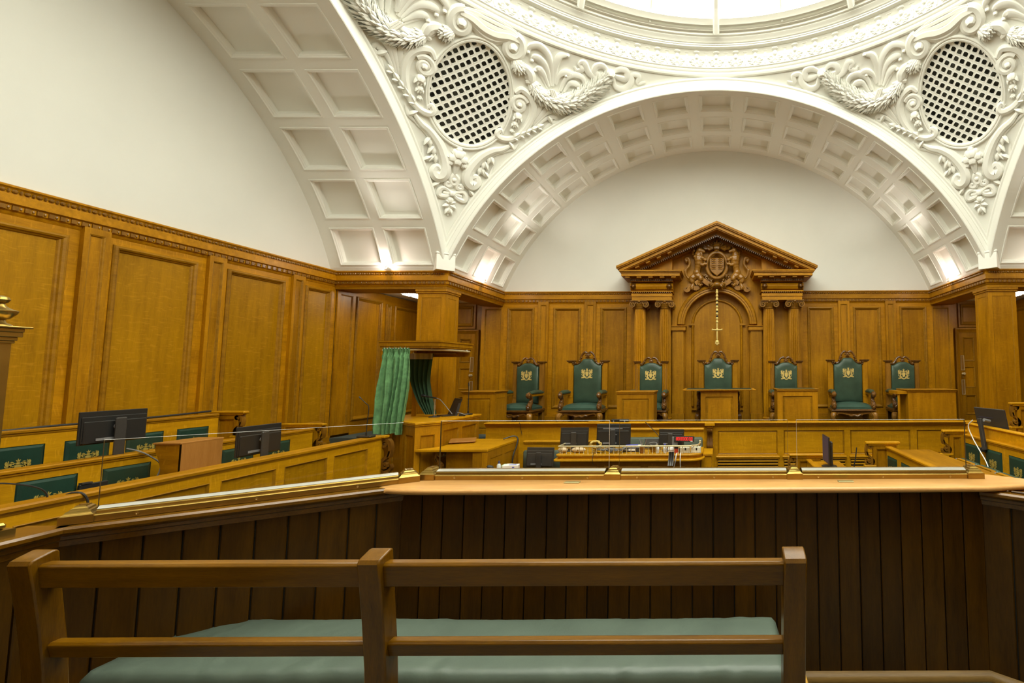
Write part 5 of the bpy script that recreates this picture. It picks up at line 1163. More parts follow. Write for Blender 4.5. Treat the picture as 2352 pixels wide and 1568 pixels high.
# things on the clerk's desk
def small(name, label, cat, mats, fn, loc, rz=0, group=None):
    t = top(name, label, cat, loc, rz, group)
    for nm, mt, f in fn: q = MB(); f(q); q.build(nm, mt, t)
    return t
DZ = 1.537
small('seat_cushion_pad', 'round beige cushion left of the first monitor stand on the clerk desk', 'pad', 0, [('pad', 'beige', lambda q: q.ball((0, 0, .04), (.075, .05, .04), 12, 8)), ('button', 'bronze', lambda q: q.ball((0, -.045, .04), (.012, .01, .012), 6, 4))], (-2.34, 7.08, DZ))
small('seat_cushion_pad', 'long beige cushion right of the first monitor stand on the clerk desk', 'pad', 0, [('pad', 'beige', lambda q: q.ball((0, 0, .04), (.11, .05, .042), 12, 8)), ('button', 'bronze', lambda q: q.ball((0, -.045, .04), (.012, .01, .012), 6, 4))], (-2.10, 7.08, DZ))
def wreath(q):
    rng = random.Random(2)
    for i in range(26): t = 2*PI*i/26; q.ball((.075*math.cos(t), rng.uniform(-.02, .02), .125+.045*math.sin(t)), .018, 6, 4)
small('gilt_ornament', 'gilt leafy ornament standing behind the brass rail between two monitors', 'ornament', 0, [('leaves', 'gold', wreath), ('foot', 'brass', lambda q: q.lathe([(.045, 0), (.045, .01), (.012, .02), (.012, .09)], 10))], (-1.84, 7.06, DZ))
small('document_tray', 'blue and white papers lying flat behind the brass rail', 'papers', 0, [('sheet', 'white', lambda q: q.box(-.12, .12, -.09, .09, 0, .012)), ('cover', 'blue', lambda q: q.box(-.11, .07, -.08, .08, .012, .018))], (-1.30, 7.20, DZ+.07)) 
small('box_file', 'low dark box under the blue papers on the clerk desk', 'box', 0, [('box', 'blk2', lambda q: q.box(-.15, .15, -.1, .1, 0, .068, c=.004)), ('label', 'white', lambda q: q.box(-.05, .05, -.102, -.1, .02, .05))], (-1.30, 7.20, DZ))
def cup(q): q.lathe([(.036, 0), (.040, .01), (.042, .10), (.038, .10), (.036, .015), (0, .015)], 14)
def pens(q):
    for a, b_, c in ((-.02, .0, .03), (.01, .01, -.02), (.0, -.015, .05), (.02, .0, -.045)): q.tube([(a, b_, .02), (a+c*1.4, b_, .20)], .005, 6)
small('pen_cup', 'brown cup of pens behind the middle of the brass rail', 'pen cup', 0, [('cup', 'rough', cup), ('pens', 'steel', pens)], (-1.13, 7.03, DZ))
small('pen_cup', 'low round cup holding a looped cable, right of the pen cup', 'cup', 0, [('cup', 'bronze', cup), ('loop', 'grey', lambda q: q.tube([(.06*math.cos(t), .02*math.sin(t*2), .12+.025*math.sin(t)) for t in [2*PI*i/20 for i in range(20)]], .007, 6, closed=True))], (-.98, 7.10, DZ))
def tilted(q, w, h, t): q.box(-w/2, w/2, 0, t, 0, h, c=.004, T=Matrix.Rotation(R(-18), 4, 'X'))
small('small_screen', 'small dark framed screen propped behind the brass rail', 'screen', 0, [('case', 'blk2', lambda q: tilted(q, .25, .15, .02)), ('foot', 'grey', lambda q: q.box(-.05, .05, .03, .12, 0, .012)), ('latch', 'grey', lambda q: q.box(-.04, .04, -.01, .0, .02, .032))], (-1.02, 7.32, DZ+.02))
def bottle(q): q.lathe([(.024, 0), (.026, .01), (.026, .085), (.012, .105), (.012, .115)], 12)
for i, (x, lab) in enumerate(((-.90, 'slim white bottle left of the tangle of cables on the clerk desk'), (-.79, 'short white bottle with violet cap in the middle of the clerk desk'))):
    small('bottle', lab, 'bottle', 0, [('bottle_body', 'white', bottle), ('cap', 'steel' if i == 0 else 'blue', lambda q: q.lathe([(.013, .112), (.013, .135), (0, .137)], 10))], (x, 7.02, DZ), 0, 'bottles on the clerk desk')
small('speaker_puck', 'round white domed speaker beside the short bottle', 'speaker', 0, [('dome', 'white', lambda q: q.lathe([(.05, 0), (.052, .03), (.04, .07), (0, .085)], 16)), ('ring', 'grey', lambda q: q.lathe([(.053, .025), (.055, .03), (.053, .035)], 16))], (-.71, 7.12, DZ))
small('red_box', 'small red and black box just left of the cable coil', 'box', 0, [('box', 'red', lambda q: q.box(-.035, .035, -.03, .03, 0, .085, c=.004)), ('lid', 'blk', lambda q: q.box(-.036, .036, -.031, .031, .06, .10, c=.004))], (-.62, 7.03, DZ))
def tangle(seed, w):
    def f(q):
        rng = random.Random(seed); P = [(rng.uniform(-w, w), rng.uniform(-.03, .05), rng.uniform(.008, .075)) for _ in range(26)]; q.tube(smooth2(P, 4), .0055, 5)
    return f
for x, w, lab in ((-1.78, .13, 'tangle of grey cables behind the left part of the brass rail'), (-1.50, .16, 'tangle of grey cables below the tallest monitor'), (-.55, .10, 'tangle of dark blue cables under the digital clock')):
    q = MB(); tangle(int(-x*100), w)(q); tag(q.build('cable_tangle', 'grey' if x < -1 else 'navy', None, (x, 7.05, DZ+.002)), label=lab, cat='cable')
for i in range(2):
    small('card_index_box', ('cream card index box under the clock at the right of the desk', 'second cream card index box nearer the right end of the brass rail')[i], 'box', 0, [('box', 'cream', lambda q: q.box(-.075, .075, -.04, .05, 0, .085, c=.004)), ('dividers', 'white', lambda q: [q.box(-.07+.035*k, -.066+.035*k, -.042, .05, .0, .095) for k in range(5)]), ('tab', 'blk', lambda q: q.box(.0, .02, -.043, -.04, .04, .075))], (-.49+.165*i, 7.045, DZ), 0, 'card index boxes')
hp = top('coiled_cable', 'thick coil of grey cable hung over the brass rail of the clerk desk', 'cable', (-.68, 6.86, 1.50))
for k in range(5):
    q = MB(); q.tube([((k-2)*.016+.028*math.sin(t)*.3, .0+.018*math.cos(t*2)-.012, -.015+.10*math.sin(t)) for t in [2*PI*i/24 for i in range(24)]], .0085, 6, closed=True); q.build('loop', 'blk2' if k in (1, 3) else 'grey', hp)
cable('white_cable', 'white cable hanging straight down the front of the clerk desk', [(-.545, 6.93, 1.55), (-.545, 6.86, 1.535), (-.545, 6.845, 1.44), (-.545, 6.92, 1.25), (-.55, 6.93, .95)], .007, 'white')
cable('white_cable', 'forked white cable hanging left of the straight one on the clerk desk', [(-.60, 6.93, 1.55), (-.605, 6.86, 1.535), (-.615, 6.845, 1.46), (-.64, 6.90, 1.36), (-.69, 6.93, 1.25), (-.695, 6.93, .95)], .007, 'white')
cable('black_cable', 'thin black cable looped over the desk edge left of centre', [(-1.83, 6.95, 1.55), (-1.83, 6.875, 1.53), (-1.83, 6.855, 1.44), (-1.83, 6.92, 1.38)], .004, 'blk')
cable('boom_rod', 'thin black boom rod leaning over the higher settle', [(-1.19, 7.7, 1.92), (-1.0, 7.45, 1.80), (-.88, 7.3, 1.70)], .006, 'blk', cat='rod')
small('black_tray', 'small black device standing on the top rail behind the tallest monitor', 'device', 0, [('case', 'blk', lambda q: q.box(-.16, .16, -.05, .05, 0, .05, c=.01)), ('feet', 'grey', lambda q: [q.box(-.12+.2*k, -.10+.2*k, -.06, -.04, 0, .03) for k in range(2)])], (-1.78, 8.53, 1.838))

# ------------------------------------------------------------------ usher's desk, side table and what stands on it
ud = top('usher_desk', 'oak desk with wide plain top, panelled right side and a scroll bracket below', 'desk', (-3.96, 7.0, 0))
q = MB(); q.prism([(-.555, -.02), (.53, -.02), (.53, 1.10), (-.34, 1.10), (-.34, .27)], 1.565, 1.605, 'xy'); bev(q.build('desk_top', 'lime', ud, smooth=0), .008)
q = MB(); q.box(.30, .52, .0, .10, 0, 1.565); q.box(-.15, .52, .10, 1.08, 0, 1.56); q.build('carcase', 'oz', ud)
q = MB(); q.box(.44, .525, -.012, .0, 0, 1.56, c=.004); q.build('corner_stile', 'oz', ud)
board(ud, (.526, .0, .35), R(90), 1.08, 1.215, .02, [(.10, .74, .47, 1.10), (.57, .74, .98, 1.10), (.10, .12, .47, .64), (.57, .12, .98, .64)], fm='oz', frame='side_frame', panel='side_panel')
q = MB(); q.box(.532, .58, .0, .48, 1.225, 1.26, c=.006); q.build('side_shelf', 'ox', ud)
q = MB(); scroll_end(q, -.22, 1.30, 1.555, .02, .08, -1); q.box(-.29, -.15, .0, .1, 1.27, 1.30); q.build('scroll_bracket', 'oc', ud, smooth=40)
rs = top('reading_stand', 'low sloping oak book rest lying on the wide plain desk', 'stand', (-4.15, 7.62, 1.606), R(22))
q = MB(); q.box(-.19, .19, -.10, .10, .035, .052, c=.005, T=Matrix.Rotation(R(10), 4, 'X')); q.build('rest_board', 'rough', rs)
for x in (-.15, .15):
    q = MB(); q.box(x-.012, x+.012, -.07, .07, 0, .042); q.build('support', 'rough', rs)
tb = top('side_table', 'low oak table top with tissues and bottle on it, before the usher desk', 'table', (-3.02, 6.62, 0))
q = MB(); q.prism([(-.38, -.28), (.30, -.28), (.42, .22), (-.30, .24)], 1.335, 1.36, 'xy'); bev(q.build('table_top', 'ox', tb, smooth=0), .006)
q = MB(); q.box(-.25, .22, -.15, .12, 1.25, 1.335); q.build('apron', 'ox', tb)
for x, y in ((-.22, -.12), (.2, -.12), (-.22, .1), (.2, .1)):
    q = MB(); q.box(x-.025, x+.025, y-.025, y+.025, 0, 1.26); q.build('leg', 'oz', tb)
small('tissue_box', 'white tissue box with blue and orange print on the low table', 'box', 0, [('carton', 'white', lambda q: q.box(-.105, .105, -.055, .055, 0, .08, c=.003)), ('print', 'blue', lambda q: [q.box(-.09, -.03, -.0565, -.0545, .02, .045), q.box(.02, .05, -.0565, -.0545, .03, .06)]), ('spot', 'orange', lambda q: q.box(-.01, .015, -.0565, -.0545, .012, .04)), ('top_print', 'blue', lambda q: q.box(-.03, .07, -.025, .02, .0795, .081))], (-2.93, 6.66, 1.361), R(14))
small('wipes_pack', 'pale green soft pack lying behind the tissue box', 'pack', 0, [('pack', 'lgreen', lambda q: q.box(-.09, .09, -.05, .05, 0, .06, c=.018)), ('flap', 'white', lambda q: q.box(-.03, .05, -.03, .03, .058, .064, c=.002))], (-3.03, 6.80, 1.361))
small('bottle', 'clear bottle with dark cap beside the tissue box', 'bottle', 0, [('bottle_body', 'clearp', lambda q: q.lathe([(.026, 0), (.028, .01), (.028, .085), (.014, .105)], 14)), ('cap', 'navy', lambda q: q.lathe([(.014, .103), (.014, .13), (.008, .145), (0, .146)], 10))], (-3.085, 6.62, 1.361))
small('tape_dispenser', 'glossy black desk gadget at the left end of the low table', 'gadget', 0, [('base', 'blk', lambda q: q.box(-.055, .055, -.03, .03, 0, .03, c=.01)), ('hood', 'blk', lambda q: q.box(-.06, .04, -.025, .025, .035, .085, c=.02, T=Matrix.Rotation(R(12), 4, 'Y'))), ('blade', 'steel', lambda q: q.box(.03, .055, -.02, .02, .03, .036))], (-3.20, 6.60, 1.361))
cable('black_cable', 'thick black cable hanging off the back corner of the plain desk', [(-3.62, 7.9, 1.625), (-3.5, 8.0, 1.66), (-3.42, 8.0, 1.62), (-3.405, 7.92, 1.5), (-3.40, 7.8, 1.38), (-3.40, 7.75, 1.2)], .012, 'blk')
cable('black_cable', 'thin black wire running down the plain boarded front', [(-3.58, 8.42, 1.845), (-3.56, 8.415, 1.80), (-3.57, 8.48, 1.70), (-3.55, 8.48, 1.62)], .004, 'blk')

# ------------------------------------------------------------------ witness box, canopy and curtains
wb = top('witness_box', 'angled oak witness box with panelled sides and pale ledge under the canopy', 'witness box', (0, 0, 0))
WP = [(-5.50, 7.62), (-4.86, 7.22), (-4.53, 6.99), (-4.32, 7.28), (-4.32, 8.45), (-5.50, 8.45)]
def off(poly, d):
    c = Vector((sum(p[0] for p in poly)/len(poly), sum(p[1] for p in poly)/len(poly))); return [tuple(c+(Vector(p)-c)*(1+d)) for p in poly]
q = MB(); q.prism(off(WP, -.07), 0, 1.955, 'xy'); q.build('carcase', 'oz', wb, smooth=0)
q = MB(); q.prism(off(WP, .045), 1.965, 2.0, 'xy'); q.prism(off(WP, .025), 1.94, 1.965, 'xy'); bev(q.build('ledge', 'lime', wb, smooth=0), .008)
for i, rc in ((0, [(.08, .35, .33, 1.05), (.40, .35, .66, 1.05), (.08, 1.15, .33, 1.80), (.40, 1.15, .66, 1.80)]), (1, [(.07, .4, .335, 1.80)]), (2, [(.075, .4, .28, 1.80)]), (3, [(.08, 1.50, .52, 1.84), (.62, 1.50, 1.08, 1.84), (.08, .4, .52, 1.4), (.62, .4, 1.08, 1.4)])):
    a, c = Vector(WP[i]), Vector(WP[i+1]); L_ = (c-a).length; board(wb, (a.x, a.y, 0), math.atan2(c.y-a.y, c.x-a.x), L_, 1.94, .03, rc, fm='oz', pm='oz', frame='side_frame', panel='side_panel')
cp = top('canopy', 'flat oak canopy with moulded edge carried over the witness box', 'canopy', (0, 0, 0))
KP = [(-5.29, 7.20), (-4.35, 7.20), (-4.275, 8.05), (-5.29, 8.10)]
q = MB(); q.prism(KP, 3.165, 3.225, 'xy'); q.prism(off(KP, .025), 3.225, 3.25, 'xy'); q.prism(off(KP, -.02), 3.14, 3.165, 'xy'); q.build('canopy_board', 'ox', cp, smooth=0)
q = MB(); q.box(-5.275, -5.225, 7.30, 7.35, 1.995, 3.15); q.build('post', 'oz', cp)
q = MB(); q.box(-5.275, -5.225, 8.02, 8.07, 1.995, 3.15); q.build('post', 'oz', cp)
q = MB(); q.box(-5.275, -4.30, 8.04, 8.07, 3.02, 3.15); q.build('back_board', 'oz', cp)
RL = smooth2([(-5.26, 7.245, 3.105), (-4.85, 7.245, 3.11), (-4.58, 7.27, 3.112), (-4.42, 7.36, 3.112), (-4.345, 7.56, 3.112), (-4.30, 8.00, 3.108)], 6)
q = MB(); q.tube(RL, .017, 8); q.build('curtain_rail', 'brassl', cp)
for p in (RL[14], RL[-2]):
    q = MB(); q.tube([p, (p[0], p[1], 3.145)], .010, 6); q.ball(p, .018, 7, 5); q.build('rail_bracket', 'white', cp)
q = MB(); q.tube([(-5.25, 7.96, 3.08), (-4.5, 7.96, 3.08)], .014, 8); q.build('rear_rail', 'brass', cp)
def curtain(name, label, fn, nz, nu, mat, ht):
    t = top(name, label, 'curtain', (0, 0, 0)); rows = [[fn(j/nu, i/nz) for j in range(nu+1)] for i in range(nz+1)]
    back = [[(p[0], p[1]+.012, p[2]) for p in r] for r in rows]
    q = MB(); q.strip(rows); q.strip(back); n = nu+1
    q.strip([rows[0], back[0]]); q.strip([rows[-1], back[-1]]); q.strip([[r[0] for r in rows], [r[0] for r in back]]); q.strip([[r[-1] for r in rows], [r[-1] for r in back]])
    q.build('cloth', mat, t, smooth=75); return t
def c1(u, v):
    xl = -5.245-.115*min(1, v*1.15)**1.3; xr = -4.825+.02*math.sin(v*5)-.03*max(0, v-.75)*4*.3
    amp = .014+.034*min(1, v*2.2); ph = 2*PI*(5.2*u+.55*u*u+.22*math.sin(3*v+u*5)+.12*math.sin(9*u+2*v))
    g = .35 if v < .055 else 1
    wr = .010*math.sin(2*PI*(17*u+1.3*math.sin(6*v)))*(1 if v < .12 else .35)
    pin = -.012*math.exp(-((v-.055)/.02)**2)
    return (xl+(xr-xl)*u, 7.215+amp*g*.9*(math.sin(ph)+.35*math.sin(2.3*ph+1.5*v))+.012*math.sin(2*PI*3*u+v*7)*v+wr-pin, 3.135+.02*abs(math.sin(2*PI*6*u))*(v < .02)-1.33*v+.012*math.sin(2*PI*2*u)*v)
ct = curtain('curtain', 'light green gathered curtain hanging at the front of the canopy', c1, 44, 90, 'curtain', 1.4)
for i in range(9):
    q = MB(); q.tube([(-5.225+.045*i, 7.24, 3.095), (-5.215+.045*i, 7.215, 3.135), (-5.20+.045*i, 7.20, 3.13)], .007, 5); q.build('curtain_hook', 'white', ct)
def c2(u, v):
    xl = -5.33+.36*v**2.4; xr = -4.885-.05*math.sin(v*3)+.14*max(0, v-.45)
    return (xl+(xr-xl)*u, 7.93+(.018+.02*v)*math.sin(2*PI*(5*u+.3*v)), 3.07-1.03*v)
c_ = curtain('curtain', 'shade darkened green curtain with pale heading tape hanging behind the witness box', c2, 30, 60, 'curtshade', 1.1)
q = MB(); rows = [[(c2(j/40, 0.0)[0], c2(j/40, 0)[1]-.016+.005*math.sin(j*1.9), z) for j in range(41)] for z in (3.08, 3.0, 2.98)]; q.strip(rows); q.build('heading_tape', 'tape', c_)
mk = top('table_microphone', 'black microphone on a round based stand on the witness box ledge', 'microphone', (-4.78, 7.86, 2.001))
q = MB(); q.lathe([(.085, 0), (.085, .008), (.03, .02), (.012, .03)], 20); q.build('stand_base', 'blk2', mk)
q = MB(); q.tube([(0, 0, .02), (0, 0, .30)], .009, 8); q.tube([(0, 0, .14), (0, 0, .20)], .013, 8); q.build('stand_rod', 'steel', mk)
q = MB(); q.tube([(-.21, -.03, .365), (-.17, -.025, .358), (-.14, -.02, .352)], [.022, .026, .018], 10); q.tube([(-.14, -.02, .352), (.03, 0, .315)], [.015, .012], 9); q.build('microphone_body', 'blk', mk)
q = MB(); q.tube(smooth2([(.03, 0, .315), (.10, .0, .28), (.24, .0, .12), (.30, 0, .05)], 5), .006, 6); q.build('lead', 'grey', mk)
lp = top('laptop', 'black open laptop tilted back on the witness box ledge', 'laptop', (-4.70, 8.10, 2.001), R(-38))
q = MB(); q.box(-.14, .14, -.12, .06, 0, .016, c=.004); q.build('keyboard_deck', 'blk', lp)
q = MB(); q.box(-.15, .15, .0, .012, .0, .30, c=.004, T=Matrix.Translation((0, .06, .015)) @ Matrix.Rotation(R(-22), 4, 'X')); q.build('screen', 'blk', lp)
q = MB(); q.box(.13, .15, .06, .10, .0, .24, T=Matrix.Rotation(R(-14), 4, 'X')); q.build('prop', 'blk2', lp)
g2 = gooseneck('slim black gooseneck microphone at the right end of the witness box ledge', (-4.42, 8.25, 2.001), [(0, 0, .02), (0, 0, .2), (.0, 0, .38), (.0, -.01, .50)], .07)
small('cable_reel', 'small heap of cable and connector beside the slim microphone', 'connector', 0, [('plug', 'blk2', lambda q: q.box(-.05, .05, -.03, .03, 0, .04, c=.01)), ('lead', 'grey', lambda q: q.tube(smooth2([(-.08, 0, .06), (0, -.03, .05), (.06, -.02, .03), (.11, .0, .035)], 4), .008, 6))], (-4.40, 8.02, 2.001))
small('switch_box', 'small grey switch box fixed on the witness box side', 'switch', 0, [('plate', 'grey', lambda q: q.box(-.03, .03, -.012, 0, -.05, .05, c=.004)), ('knob', 'steel', lambda q: q.ball((0, -.016, -.015), .018, 8, 6))], (-4.255, 7.28, 1.50), R(40))
# fittings on the alcove walls
small('wall_call_box', 'small square wooden call box on the wall by the left door', 'wall box', 0, [('box', 'rough', lambda q: q.box(-.045, .045, -.05, 0, -.07, .07, c=.004)), ('face', 'ox', lambda q: q.box(-.035, .035, -.054, -.05, -.055, .055))], (-5.68, 11.155, 3.09))
small('wall_call_box', 'small square wooden box below the handset by the right door', 'wall box', 0, [('box', 'rough', lambda q: q.box(-.045, .045, -.05, 0, -.07, .07, c=.004)), ('face', 'ox', lambda q: q.box(-.035, .035, -.054, -.05, -.055, .055))], (5.63, 11.155, 3.17))
small('wall_handset', 'slim brown handset hung on the wall by the right door', 'handset', 0, [('grip', 'rough', lambda q: q.box(-.016, .016, -.05, -.0, .0, .22, c=.008)), ('cup', 'blk2', lambda q: q.box(-.02, .02, -.055, -.0, -.03, .02, c=.006))], (5.63, 11.155, 3.29))
for sg in (-1, 1):
    lt = top('ceiling_light', 'square ceiling light with two bright strips in the %s corner recess' % ('left' if sg < 0 else 'right'), 'light', (sg*6.38, 9.67, 4.44), 0, 'ceiling lights of the corner recesses')
    q = MB(); q.box(-.15, .15, -.30, .30, -.06, 0, c=.006); q.build('housing', 'ivory', lt)
    for s in (-1, 1):
        q = MB(); q.box(-.12, .12, s*.05, s*.25, -.085, -.06, c=.01); q.build('diffuser', 'panel', lt)
# uplighters standing on the cornice, each paired with an added fill spot
def uplighter(label, x, y, inward, w=SPOT_W, beam=(0, 0, 1), share=1.0):
    t = top('uplighter', label, 'lamp', (x, y, 4.645), 0, 'small uplighters on the cornice')
    q = MB(); q.lathe([(.028, 0), (.028, .012), (.010, .018), (.010, .045), (.022, .052), (.026, .075), (.022, .078)], 12); q.build('lamp_base', 'ivory', t)
    q = MB(); q.ball((0, 0, .085), .014, 8, 6); q.build('bulb', 'bulb', t)
    l = lamp('uplight', 'POINT', (x+inward[0]*.05, y+inward[1]*.05, 4.645+.11), w, (1, .80, .70), .02)
    d = Vector(beam); lamp('vault_fill_spot', 'SPOT', (x+inward[0]*.5, y+inward[1]*.5, 4.645+.35), FILL_W*share, (1, .93, .84), .06, rot=d.to_track_quat('-Z', 'Y').to_euler(), spot=R(92), blend=1.0); return t  # added fill spot hanging free of the fixture, aimed at the vaults
uplighter('small glowing uplighter at the foot of the rib on the left vault', -6.095, 8.36, (0, -1, 0), beam=(.55, -.50, .85), share=.6)
uplighter('small glowing uplighter at the foot of the back vault, left side', -4.90, 9.66, (1, 0, 0), beam=(.52, .10, .85))
uplighter('small glowing uplighter at the foot of the back vault, right side', 4.90, 9.66, (-1, 0, 0), beam=(-.52, .10, .85))
uplighter('small added uplighter at the near foot of the left vault, unseen beyond the picture', -6.095, -1.57, (0, 1, 0), beam=(.6, .55, .8), share=.25)  # unseen lamp added to brighten the left arm
uplighter('small added uplighter at the near foot of the right vault, unseen beyond the picture', 6.095, -1.57, (0, 1, 0), beam=(-.30, .65, .75))  # unseen lamp added by symmetry with the left arm
uplighter('small added uplighter at the foot of the right vault, unseen behind the pillar', 6.095, 8.36, (0, -1, 0), beam=(-.30, -.65, .75))  # added twin of the left vault lamp, out of view
# ================================================================== BENCH ROWS ON THE LEFT AND RIGHT
def leather_row(label, cat, X, y0, y1, zt, z0, panels, zp0, zp1, sgn, name, group, em=.085, front=None):
    """bench back whose face is set with green leather panels, each with a gilt crest; sgn +1 faces +X, -1 faces -X"""
    t = top(name, label, cat, (X, 0, 0), 0, group); rz = R(90) if sgn > 0 else R(-90); w = y1-y0
    rc = []
    for a, c in panels:
        p, r = (a-y0, c-y0) if sgn > 0 else (y1-c, y1-a); rc.append((p, zp0-z0, r, zp1-z0))
    fo, ps = board(t, (0, y0 if sgn > 0 else y1, z0), rz, w, zt-z0-.02, .05, rc, prof=[(0, 0), (.003, -.008), (.010, .002), (.03, .012)], fm='lime', pm='greenp', mm='greenp', frame='bench_back', panel='leather_panel')
    for p in ps:
        e = MB(); emblem(e, em, -.0155, -.012); e.build('gilt_crest', 'goldd', p, (0, 0, -.02), smooth=0)
    q = MB(); q.box(-sgn*.075, sgn*.018, y0, y1, zt-.035, zt, c=.008); q.box(-sgn*.06, sgn*.008, y0, y1, zt-.05, zt-.035); q.build('top_rail', 'oy', t)
    return t
def row_end(t, x0, x1, y, zt, xs, s, z0s, z1s, zbase=.3, local=0.0):
    """end standard of a bench row: moulded cap, framed panel and carved scroll"""
    q = MB(); q.box(x0-local, x1-local, y-.02, y+.06, zt-.035, zt, c=.008); q.box(x0+.03-local, x1-.03-local, y-.01, y+.05, zt-.055, zt-.035, c=.005); q.build('end_cap', 'lime', t)
    a, c = (x0+.10, x1-.05) if s < 0 else (x0+.05, x1-.10)
    board(t, (a-local, y, zbase), 0, c-a, zt-.055-zbase, .05, [(.05, .1, c-a-.05, zt-.055-zbase-.05)], fm='oz', pm='oz', frame='end_frame', panel='end_panel')
    q = MB(); scroll_end(q, xs-local, z0s, z1s, y, y+.06, s); q.build('carved_scroll', 'ocm', t, smooth=45)
    q = MB(); q.box(xs-.085-local, xs+.085-local, y-.01, y+.07, z0s-.03, z0s, c=.006); q.build('scroll_plinth', 'lime', t)
PITCH = .5
l3 = leather_row('rearmost left bench row against the tall wall panels, green crested panels', 'bench', -6.80, 1.4, 6.35, 2.205, 1.4, [(4.372-.501*k, 4.733-.501*k) for k in range(4, 0, -1)]+[(4.372+.501*k, 4.733+.501*k) for k in range(4)], 1.68, 2.05, 1, 'jury_bench', 'benches on the left')
row_end(l3, -6.95, -6.47, 6.38, 2.232, -6.575, 1, 1.90, 2.18, local=-6.80)
l2 = leather_row('middle left bench row with black monitor on it and green crested panels', 'bench', -5.85, 1.4, 6.75, 1.955, 1.1, [(3.875-.517*k, 4.25-.517*k) for k in range(4, 0, -1)]+[(3.925, 4.30), (4.47, 4.845), (4.99, 5.365), (5.53, 5.905), (6.05, 6.40)], 1.48, 1.845, 1, 'jury_bench', 'benches on the left')
row_end(l2, -6.33, -5.72, 6.78, 2.02, -5.80, 1, 1.66, 1.985, local=-5.85)
q = MB(); q.box(-.36, -.05, 1.4, 6.75, 1.90, 1.925, c=.005); q.build('book_ledge', 'oy', l2)
l1 = top('jury_row', 'low panelled oak front of the nearest left bench row with plain top rail', 'bench front', (-4.9, 0, 0), 0, 'benches on the left')
y0 = 1.3
board(l1, (0, y0, .3), R(90), 6.87-y0, 1.50, .05, [(3.967+.6735*k-y0, .95, 3.967+.6735*k+.573-y0, 1.395) for k in range(-4, 4)]+[(3.967+.6735*k-y0, .15, 3.967+.6735*k+.573-y0, .85) for k in range(-4, 4)], prof=[(0, 0), (.006, .006), (.014, -.004), (.022, -.016), (.028, -.016)], fm='lime', pm='ol', frame='front_frame', panel='front_panel')
q = MB(); q.prism([(.012, 1.795), (.018, 1.812), (.010, 1.832), (-.12, 1.838), (-.12, 1.80), (-.05, 1.78), (.004, 1.775)], y0, 6.87, 'xz'); 
q = MB(); q.prism([(.004, 1.772), (.010, 1.79), (.020, 1.80), (.022, 1.822), (.012, 1.836), (-.12, 1.838), (-.12, 1.772)], y0, 6.87, 'xz'); q.build('top_rail', 'oy', l1, smooth=30)
q = MB(); q.box(-.42, -.05, y0, 6.80, 1.70, 1.73); q.build('book_ledge', 'oy', l1)
q = MB(); scroll_end(q, .03, 1.30, 1.775, 6.83, 6.90, 1); q.build('carved_scroll', 'oc', l1, smooth=45)
q = MB(); q.box(-.12, .0, 6.80, 6.88, .3, 1.80); q.box(-.13, .06, 6.79, 6.90, 1.80, 1.835, c=.006); q.build('end_post', 'lime', l1)
# left side equipment
monitor('monitor', 'black monitor seen from behind on the middle left bench row', (-6.02, 4.66, 1.926), R(90), .52, .315, .145, 0, 'monitors of the left benches')
monitor('monitor', 'black monitor seen from behind just over the nearest left front rail', (-5.17, 5.28, 1.731), R(90), .51, .325, .11, 0, 'monitors of the left benches')
lb = top('lectern_box', 'worn wooden box lectern with curved side behind the nearest left rail', 'lectern', (-5.42, 4.62, 1.0))
pts = smooth2([(-.13, 1.05), (-.125, .98), (-.09, .90), (-.065, .80), (-.085, .72), (-.12, .64), (-.12, 0)], 4)
q = MB(); q.prism([(x-.0, z) for x, z in pts]+[(.13, 0), (.13, 1.05)], 0, .02, 'xz'); q.prism([(x, z) for x, z in pts]+[(.13, 0), (.13, 1.05)], .36, .38, 'xz'); q.build('curved_side', 'ox', lb, smooth=40)
q = MB(); q.box(.11, .132, .0, .38, 0, 1.052); q.build('front_board', 'rough', lb)
q = MB(); q.box(-.145, .132, -.012, .392, 1.05, 1.068, c=.004); q.build('top_board', 'rough', lb)
gooseneck('black gooseneck microphone bending left over the nearest left rail, by the newel', (-4.98, 3.50, 1.731), [(0, 0, .02), (0, 0, .13), (-.02, -.06, .20), (-.05, -.20, .255), (-.06, -.27, .245)], .06, (.05, .05))
gooseneck('slim gooseneck microphone at the far end of the nearest left rail, beside the curtain', (-4.98, 6.62, 1.838), [(0, 0, .02), (.005, 0, .2), (.01, .01, .42), (-.03, .0, .48), (-.10, 0, .545)], .04, (.10, .06))
small('loudspeaker_box', 'small black fitting on the stile between two crested panels, left', 'fitting', 0, [('case', 'blk', lambda q: q.box(-.10, .10, -.03, 0, -.06, .04, c=.006)), ('clip', 'blk2', lambda q: q.box(-.09, -.02, -.035, -.0, .04, .055))], (-5.83, 4.385, 1.70), R(90))
cable('grey_cable', 'grey cable dropping from the left monitor over the green panels', [(-5.93, 4.70, 2.0), (-5.83, 4.72, 1.97), (-5.80, 4.80, 1.90), (-5.79, 4.88, 1.80), (-5.79, 4.84, 1.66), (-5.79, 4.74, 1.58)], .007, 'grey')
cable('grey_cable', 'short grey cable looping over the nearest left rail', [(-4.99, 3.56, 1.80), (-4.93, 3.60, 1.845), (-4.872, 3.63, 1.82), (-4.870, 3.66, 1.70), (-4.872, 3.66, 1.5)], .007, 'blk2')
cable('black_cable', 'long dark cable lying along the top of the rearmost left row', [(-6.93, 4.3, 2.19), (-6.90, 4.8, 2.21), (-6.88, 5.3, 2.212), (-6.87, 5.9, 2.225), (-6.86, 6.3, 2.24)], .014, 'blk')

